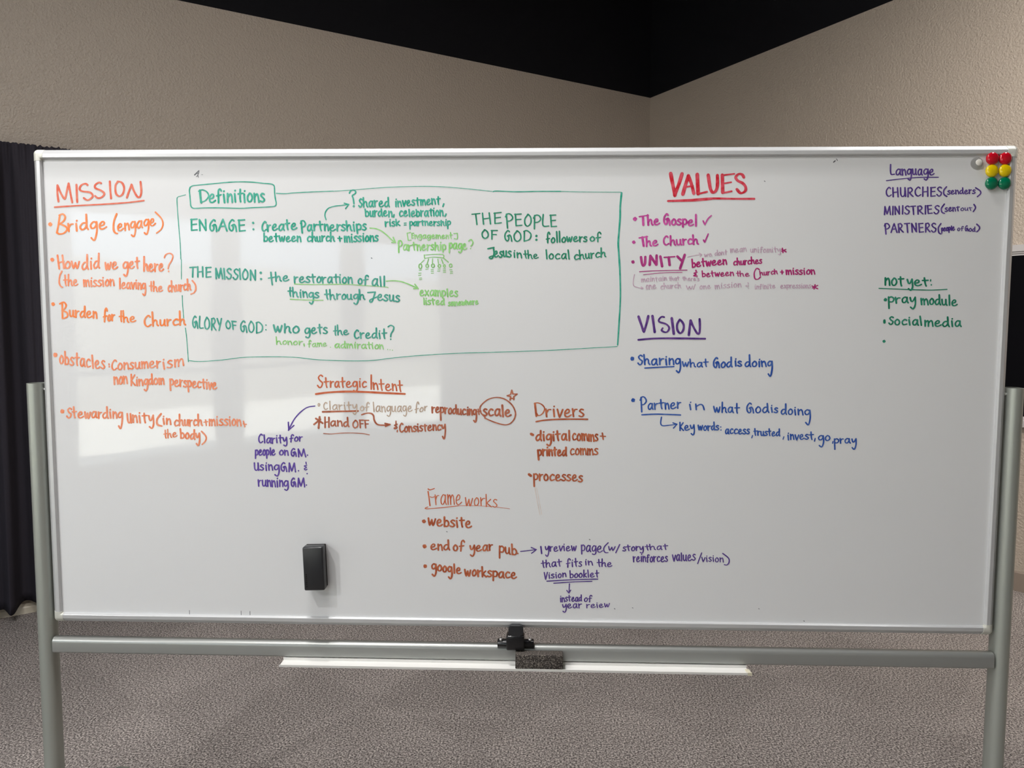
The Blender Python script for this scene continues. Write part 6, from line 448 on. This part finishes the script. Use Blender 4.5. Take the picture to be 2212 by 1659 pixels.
('blue arrow and key words line','blue',"30,3695,12536,3678,12384,3726,12320,3876,12330,4081,12359;30,3985,12394,4087,12359,4087,12359,4001,12261;33,4162,12407,4169,12199;33,4243,12398,4168,12292,4168,12292,4256,12201;33,4287,12258,4349,12276,4359,12314,4327,12332,4288,12283,4301,12221,4347,12207,4403,12240;33,4425,12335,4450,12261,4480,12262,4508,12337,4514,12331,4528,12187,4501,12089,4451,12123;33,4621,12337,4640,12232,4652,12226,4674,12307,4676,12307,4692,12232,4705,12226,4729,12330;33,4803,12325,4767,12278,4772,12220,4806,12208,4836,12255,4825,12307,4803,12325,4797,12323;33,4865,12325,4875,12209;33,4872,12267,4898,12314,4930,12316;33,5019,12318,4982,12322,4955,12266,4978,12220,5010,12245,5023,12313,5015,12419;33,5015,12419,5026,12266,5043,12219;33,5132,12324,5102,12336,5075,12307,5109,12278,5136,12249,5108,12220,5065,12231;36,5189,12297;36,5197,12219;33,5381,12228,5349,12247,5315,12200,5319,12137,5348,12125,5377,12185,5383,12241;33,5383,12241,5382,12160,5400,12122;33,5495,12234,5466,12253,5428,12197,5450,12132,5503,12151;33,5607,12231,5575,12250,5533,12194,5556,12129,5615,12148;33,5642,12172,5689,12188,5698,12226,5674,12245,5643,12197,5652,12135,5686,12120,5730,12151;33,5811,12234,5782,12247,5758,12216,5791,12184,5818,12153,5792,12122,5750,12135;33,5905,12238,5879,12250,5855,12219,5884,12188,5906,12157,5881,12126,5844,12138;25,5991,12086,5973,12025;32,6044,12259,6055,12134,6067,12090;32,6018,12194,6092,12200;32,6117,12202,6127,12091;32,6124,12146,6146,12190,6174,12192;32,6197,12186,6207,12103,6231,12083,6256,12114,6258,12186;32,6258,12186,6265,12102,6280,12080;32,6354,12185,6328,12196,6306,12169,6335,12141,6357,12113,6334,12086,6298,12097;32,6401,12256,6411,12132,6422,12087;32,6375,12191,6447,12198;32,6479,12123,6525,12136,6534,12169,6512,12186,6481,12145,6487,12089,6519,12076,6562,12103;32,6652,12173,6614,12177,6584,12124,6604,12080,6639,12104,6656,12168,6654,12256;32,6654,12256,6656,12123,6671,12079;25,6775,12058,6755,11997;33,6877,12099,6891,11981;33,6882,12145,6886,12150;33,6938,12120,6948,11995;33,6946,12070,6981,12115,7007,12090,7024,11997;33,7053,12110,7091,11992,7102,11992,7143,12106;33,7177,12048,7232,12065,7241,12103,7212,12121,7178,12073,7189,12011,7230,11997,7281,12029;33,7379,12112,7344,12123,7315,12091,7355,12061,7387,12031,7356,11999,7306,12010;33,7447,12184,7461,12044,7477,11995;33,7410,12109,7512,12120;25,7556,12022,7539,11953;33,7746,12079,7693,12096,7639,12044,7662,11989,7714,11994,7751,12048,7754,12092,7769,11936,7730,11810,7664,11843;33,7861,12098,7811,12046,7825,11984,7880,11974,7921,12025,7899,12080,7861,12098,7853,12095;25,8003,11948,7996,11901;33,8038,12011,8055,11749;33,8042,11988,8088,12017,8141,11983,8121,11919,8059,11912;33,8177,12021,8194,11905;33,8189,11963,8220,12010,8258,12012;33,8401,12009,8353,12026,8304,11981,8315,11923,8360,11912,8399,11968,8403,12020;33,8403,12020,8408,11945,8437,11910;33,8472,12012,8494,11942,8527,11943,8565,12012,8571,12007,8576,11871,8539,11753,8485,11795"),
('purple underlined heading Language','purple2',"33,9155,18784,9160,18622,9184,18548,9261,18555;33,9393,18655,9350,18677,9301,18623,9306,18552,9346,18538,9387,18606,9396,18670;33,9396,18670,9393,18577,9417,18535;33,9436,18675,9455,18533;33,9448,18618,9481,18668,9509,18639,9533,18533;33,9644,18656,9604,18677,9565,18621,9584,18557,9623,18561,9649,18620,9650,18670,9665,18510,9636,18413,9587,18441;33,9688,18675,9701,18569,9732,18543,9762,18583,9763,18675;33,9763,18675,9773,18569,9792,18540;33,9903,18651,9865,18673,9826,18619,9833,18548,9868,18534,9900,18602,9905,18666;33,9905,18666,9906,18573,9929,18531;33,10052,18657,10007,18678,9961,18622,9979,18558,10023,18562,10055,18622,10059,18671,10068,18509,10032,18412,9978,18440;33,10105,18590,10163,18609,10174,18651,10145,18672,10107,18619,10116,18548,10158,18531,10211,18566;28,9068,18398,9435,18442,9852,18474,10320,18476"),
('purple line CHURCHES (senders)','purple2',"33,9175,18208,9139,18238,9083,18165,9090,18069,9141,18020,9200,18057;33,9232,18228,9249,18010;33,9344,18228,9366,18011;33,9239,18113,9355,18126;33,9416,18227,9432,18063,9476,18015,9524,18064,9523,18227;33,9523,18227,9548,18021;33,9602,18216,9605,18010;33,9595,18204,9660,18228,9703,18174,9658,18119,9607,18113;33,9629,18117,9679,18059,9728,18017;33,9886,18212,9845,18243,9779,18170,9786,18073,9845,18025,9913,18061;33,9955,18239,9962,18021;33,10071,18239,10083,18021;33,9957,18124,10078,18136;33,10153,18229,10159,18020,10159,18020,10263,18030;33,10138,18226,10257,18236;33,10155,18129,10249,18139;33,10402,18219,10360,18243,10313,18201,10350,18147,10408,18104,10383,18036,10342,18026,10301,18062;33,10523,18247,10463,18164,10473,18063,10542,18016;28,10614,18149,10587,18158,10562,18135,10593,18112,10617,18090,10592,18066,10553,18074;28,10645,18108,10688,18121,10694,18149,10671,18162,10645,18127,10655,18081,10687,18071,10726,18095;28,10744,18166,10759,18074;28,10754,18129,10782,18162,10806,18144,10826,18075;28,10914,18157,10877,18159,10850,18114,10872,18078,10905,18099,10919,18152,10912,18221;28,10912,18221,10921,18115,10938,18079;28,10965,18112,11012,18125,11020,18153,10996,18166,10966,18131,10975,18085,11009,18074,11052,18098;28,11068,18175,11084,18083;28,11078,18129,11098,18167,11125,18169;28,11216,18164,11189,18173,11164,18149,11195,18127,11219,18105,11194,18081,11154,18089;33,11225,18220,11337,18145,11349,18078,11277,18008"),
('purple line MINISTRIES (sent out)','purple2',"33,9060,17772,9056,17579;33,9060,17772,9110,17613,9123,17613,9169,17779,9169,17779,9200,17581;33,9254,17777,9256,17579;33,9303,17774,9318,17587;33,9303,17774,9410,17599;33,9402,17781,9415,17593;33,9489,17793,9491,17595;33,9645,17767,9602,17788,9555,17749,9592,17700,9649,17662,9624,17599,9582,17590,9542,17623;33,9677,17775,9800,17785;33,9736,17779,9760,17586;33,9853,17776,9868,17589;33,9846,17765,9909,17787,9954,17738,9913,17688,9864,17682;33,9885,17686,9937,17633,9988,17595;33,10038,17793,10045,17595;33,10088,17794,10114,17604,10114,17604,10209,17614;33,10074,17791,10183,17800;33,10100,17703,10185,17712;33,10366,17774,10324,17796,10273,17757,10308,17708,10364,17670,10335,17607,10292,17597,10253,17630;33,10492,17832,10425,17728,10442,17636,10502,17607;28,10567,17734,10541,17742,10519,17718,10549,17696,10573,17674,10551,17650,10513,17657;28,10603,17697,10646,17711,10654,17739,10632,17752,10604,17716,10611,17670,10643,17660,10683,17685;28,10700,17749,10711,17657;28,10708,17712,10732,17746,10753,17728,10768,17660;28,10816,17768,10820,17702,10831,17666;28,10785,17750,10858,17760;20,10929,17739,10896,17712,10902,17678,10936,17672,10964,17699,10952,17729,10929,17739,10924,17738;20,10994,17739,10999,17688,11021,17676,11046,17696,11052,17739;20,11052,17739,11054,17689,11068,17676;20,11107,17752,11121,17700,11134,17673;20,11078,17735,11160,17741;33,11203,17819,11245,17743,11195,17648"),
('purple line PARTNERS with a bracketed note','purple2',"33,9079,17353,9111,17108;33,9067,17305,9096,17359,9150,17354,9189,17294,9153,17240,9100,17227;33,9233,17146,9297,17363,9297,17363,9377,17147;33,9259,17224,9350,17233;33,9400,17350,9425,17146;33,9394,17338,9448,17362,9491,17309,9458,17254,9415,17248;33,9434,17252,9482,17195,9530,17153;33,9545,17357,9676,17368;33,9608,17361,9634,17151;33,9723,17361,9744,17157;33,9723,17361,9839,17170;33,9825,17368,9844,17164;33,9899,17358,9920,17151,9920,17151,10018,17162;33,9885,17355,9996,17365;33,9909,17259,9996,17269;33,10065,17358,10071,17155;33,10059,17346,10114,17371,10151,17317,10114,17263,10071,17256;33,10090,17260,10132,17203,10175,17161;33,10302,17345,10257,17369,10213,17327,10253,17273,10313,17232,10292,17163,10251,17153,10209,17189;33,10430,17359,10371,17258,10390,17140,10441,17109;26,10448,17249,10461,17132;26,10451,17233,10466,17255,10486,17232,10481,17185,10460,17178;26,10506,17213,10531,17226,10535,17252,10522,17264,10506,17230,10512,17188,10530,17180,10554,17203;26,10584,17269,10567,17233,10573,17192,10593,17185,10606,17220,10597,17257,10584,17269,10581,17267;26,10620,17269,10634,17148;26,10622,17253,10639,17275,10661,17252,10656,17205,10632,17199;26,10685,17301,10692,17197;26,10714,17231,10741,17245,10745,17270,10730,17282,10714,17248,10721,17206,10742,17198,10767,17222;20,10864,17255,10839,17227,10845,17193,10874,17188,10895,17216,10883,17245,10864,17255,10860,17253;20,10982,17281,10962,17292,10941,17279,10942,17231,10943,17182;20,10915,17238,10979,17249;23,11070,17295,11055,17310,11024,17266,11024,17206,11046,17177,11062,17205,11058,17243;23,11046,17239,11070,17254,11086,17227,11092,17175;23,11144,17245,11118,17215,11125,17177,11153,17169,11174,17199,11163,17233,11144,17245,11139,17244;23,11249,17229,11221,17232,11199,17196,11214,17166,11240,17182,11252,17226,11251,17276;23,11251,17276,11252,17195,11264,17165;33,11293,17344,11364,17273,11350,17206,11302,17161"),
('dark green underlined heading not yet','green2',"40,9139,16036,9147,15861;40,9148,15966,9197,16027,9232,15991,9251,15859;40,9356,16031,9301,15961,9314,15874,9373,15855,9418,15925,9395,16004,9356,16031,9346,16027;40,9506,16059,9520,15913,9540,15842;40,9455,16007,9586,16017;40,9675,15996,9709,15909,9748,15908,9783,15992,9791,15984,9811,15829,9777,15734,9712,15771;40,9860,15907,9946,15922,9959,15964,9914,15987,9861,15935,9880,15864,9944,15845,10023,15877;40,10089,16035,10117,15895,10142,15838;40,10042,15973,10183,15978;28,10243,15991,10242,15960;38,10263,15868;28,8992,15780,9275,15768,9765,15750,10255,15738,10651,15757"),
('dark green bullet pray module','green2',"87,9163,15499;38,9237,15565,9259,15289;38,9242,15537,9299,15571,9365,15528,9340,15452,9264,15447;38,9406,15556,9432,15417;38,9423,15486,9464,15541,9516,15543;38,9687,15543,9633,15565,9576,15513,9586,15444,9636,15429,9682,15495,9689,15557;38,9689,15557,9691,15467,9723,15425;38,9762,15552,9791,15468,9833,15468,9879,15550,9886,15543,9895,15386,9849,15279,9782,15318;38,10029,15530,10050,15383;38,10044,15471,10073,15521,10099,15498,10116,15381;38,10110,15461,10143,15518,10178,15495,10209,15378;38,10291,15533,10248,15476,10258,15403,10304,15386,10340,15443,10322,15510,10291,15533,10283,15530;38,10474,15503,10419,15509,10380,15441,10413,15381,10462,15412,10480,15495,10468,15620;38,10468,15620,10485,15437,10511,15378;38,10539,15509,10556,15400,10594,15372,10631,15411,10633,15506;38,10633,15506,10645,15396,10670,15366;38,10713,15612,10730,15371;38,10791,15416,10859,15433,10872,15476,10838,15499,10794,15445,10804,15372,10853,15353,10916,15387"),
('dark green bullet Social media','green2',"53,9159,14987,9161,14937;38,9372,15058,9335,15080,9289,15044,9320,14996,9369,14958,9342,14899,9304,14892,9270,14924;38,9470,15016,9420,14964,9436,14896,9492,14881,9532,14934,9508,14995,9470,15016,9461,15013;38,9700,14993,9654,15014,9594,14955,9626,14885,9712,14903;38,9757,15008,9783,14880;38,9760,15058,9765,15063;38,9962,14988,9912,15010,9857,14960,9865,14893,9911,14878,9957,14942,9965,15002;38,9965,15002,9964,14915,9993,14874;38,10026,15091,10066,14873;38,10151,14989,10161,14850;38,10162,14933,10202,14982,10231,14961,10239,14850;38,10240,14927,10286,14982,10325,14962,10349,14850;38,10401,14906,10481,14924,10498,14966,10459,14987,10405,14934,10415,14864,10472,14848,10547,14883;38,10703,14960,10635,14964,10584,14897,10625,14842,10687,14873,10711,14953,10697,15072;38,10697,15072,10716,14898,10747,14842;38,10803,14978,10823,14846;38,10808,15029,10813,15035;38,11001,14963,10949,14984,10896,14931,10906,14862,10953,14848,10997,14915,11003,14977;38,11003,14977,11006,14887,11037,14845"),
('lone dark green bullet dot','green2',"77,9170,14470"),
('small grey scribble mark','grey',"25,-8090,18592,-8040,18639,-7975,18700;13,-7972,18689,-7986,18634,-8010,18592,-7988,18534;15,-8043,18550,-8002,18592;15,-8049,18623,-8001,18634;13,-7910,18599,-7882,18595"),
('small dark scuff by the top edge','grey',"28,7776,18847,7814,18881;18,7842,18925,7869,18886"),
('thin grey upright scratch by the bottom edge','grey',"11,-8568,7342,-8568,7233"),
('thin grey upright scratch by the bottom edge','grey',"11,-7191,7348,-7190,7239"),
('thin grey upright scratch by the bottom edge','grey',"11,-6958,7341,-6957,7232"),
('tiny grey speck','grey',"18,6265,7601,6284,7589"),
('tiny grey speck','grey',"18,7422,7294,7442,7282"),
('tiny grey speck','grey',"18,3034,7580,3053,7568"),
('tiny grey speck','grey',"18,2572,7549,2591,7537"),
('tiny grey speck','grey',"18,-1772,9531,-1753,9520"),
('tiny grey speck','grey',"18,6109,18400,6127,18389"),
('tiny grey speck','grey',"18,-3644,16528,-3625,16517"),
('tiny grey speck','grey',"18,1908,9366,1927,9354"),
]
MAG = [(1.1553,1.8904,M_RED,'left red dome magnet, top row beside the clear magnet'),(1.1861,1.8903,M_RED,'right red dome magnet nearest the top right corner of the board'),(1.1556,1.8612,M_YEL,'left yellow dome magnet in the middle row of coloured magnets'),(1.1865,1.8617,M_YEL,'right yellow dome magnet in the middle row, by the side frame'),(1.1561,1.8314,M_GRN,'left green dome magnet, bottom row, nearest the purple writing'),(1.1870,1.8313,M_GRN,'right green dome magnet, bottom row, by the side frame')]
MAGC = (1.1213,0,1.8804)
for k, (label, key, data) in enumerate(NOTES):
    bm = bmesh.new(); rnd = random.Random(k); y = -.00030; LIFT[0] = 0.0
    for s in data.split(';'):
        v = [int(q) for q in s.split(',')]; w = v[0]*1e-4; LIFT[0] = (LIFT[0]+7e-6) % 2.5e-4
        if len(v) == 3:                                   # a bullet: a slightly uneven round blot
            r = w*(.5); vs = [bm.verts.new((v[1]*1e-4+r*(1+.10*math.sin(q*1.9+k))*math.cos(q*.449), y-LIFT[0], v[2]*1e-4+r*(1+.10*math.sin(q*2.3+k))*math.sin(q*.449))) for q in range(14)]; bm.faces.new(vs[::-1]); continue
        stroke(bm, crom([Vector((v[i]*1e-4, v[i+1]*1e-4)) for i in range(1, len(v), 2)]), w, y, rnd)
    for f in bm.faces:
        f.normal_update()
        if f.normal.y > 0: f.normal_flip()
    me = bpy.data.meshes.new('handwriting'); bm.to_mesh(me); bm.free()
    link_obj('handwriting', me, panel, INK[key])['label'] = label

# ------------------------------------------------------------------ things on the board and the tray
er = thing('magnetic_eraser', 'small black plastic eraser stuck upright on the lower left of the whiteboard', 'eraser', (-.5150, 0, .8615), rot=(0, math.radians(-1.9), 0))
bm = bmesh.new(); box(bm, -.0265, .0265, -.0365, -.010, -.0570, .0570, .0042, 3); fin('grip', bm, M_BLACK2, er, 40)
bm = bmesh.new(); box(bm, -.0250, .0250, -.012, -.0002, -.0555, .0555, .0012, 2); fin('felt_pad', bm, M_PAD, er, 40)
bm = bmesh.new()
for i in range(7): box(bm, -.0205, -.0175, -.0369, -.0362, -.047+i*.0052, -.0440+i*.0052)
fin('embossing', bm, M_BLACK, er)
fe = thing('felt_eraser', 'dark grey felt block eraser lying on the marker tray', 'eraser', (.0635, -.0282, .6088))
bm = bmesh.new(); box(bm, -.0610, .0610, -.0155, .0150, 0, .0380, .0030, 3)
fin('felt_block', bm, M_FELT, fe, 50)
bm = bmesh.new()
def scr(pts):
    for (x0, z0), (x1, z1) in zip(pts, pts[1:]):
        d = Vector((x1-x0, z1-z0)); q = Vector((-d.y, d.x)).normalized()*.0003
        bm.faces.new([bm.verts.new((x0+q.x, -.01565, z0+q.y)), bm.verts.new((x1+q.x, -.01565, z1+q.y)), bm.verts.new((x1-q.x, -.01565, z1-q.y)), bm.verts.new((x0-q.x, -.01565, z0-q.y))])
scr([(-.034,.018),(-.030,.022),(-.025,.023)]); scr([(-.033,.011),(-.029,.012)]); scr([(-.018,.016),(-.012,.021)]); scr([(-.004,.012),(.013,.030)]); scr([(.014,.021),(.033,.022)]); scr([(.016,.016),(.028,.016)]); scr([(.015,.010),(.031,.011)])
ms = mat('pale_scratch', srgb(150, 143, 136), .9); fin('scratches', bm, ms, fe)

dome = [(0,0),(.0100,0),(.0115,.0012),(.0145,.0042),(.0152,.0068),(.0145,.0094),(.0120,.0117),(.0080,.0130),(.0037,.0137),(0,.0139)]
def magnet(x, z, m, label, first=[]):
    o = None
    bm = bmesh.new(); lathe(bm, [(r, h+.0003) for r, h in dome], Vector((0, 0, 0)), -Y, 36); o = fin('dome_magnet', bm, m, None, 60, (x, 0, z))
    return tag(o, label, 'magnet', 'dome magnets in the top right corner of the board')
for x, z, m, lab in MAG: magnet(x, z, m, lab)
cm = thing('clear_magnet', 'clear plastic round magnet with a white centre, left of the coloured magnets', 'magnet', MAGC)
bm = bmesh.new(); lathe(bm, [(0,.0003),(.0140,.0003),(.0143,.002),(.0135,.0040),(.0100,.0052),(.0090,.0100),(.0080,.0110),(0,.0110)], Vector((0,0,0)), -Y, 36); fin('holder', bm, M_CLEAR, cm, 40)
bm = bmesh.new(); lathe(bm, [(0,.0111),(.0076,.0111),(.0076,.0122),(.007,.0127),(0,.0127)], Vector((0,0,0)), -Y, 28); fin('core', bm, M_CORE, cm, 40)['label'] = 'white magnet core'
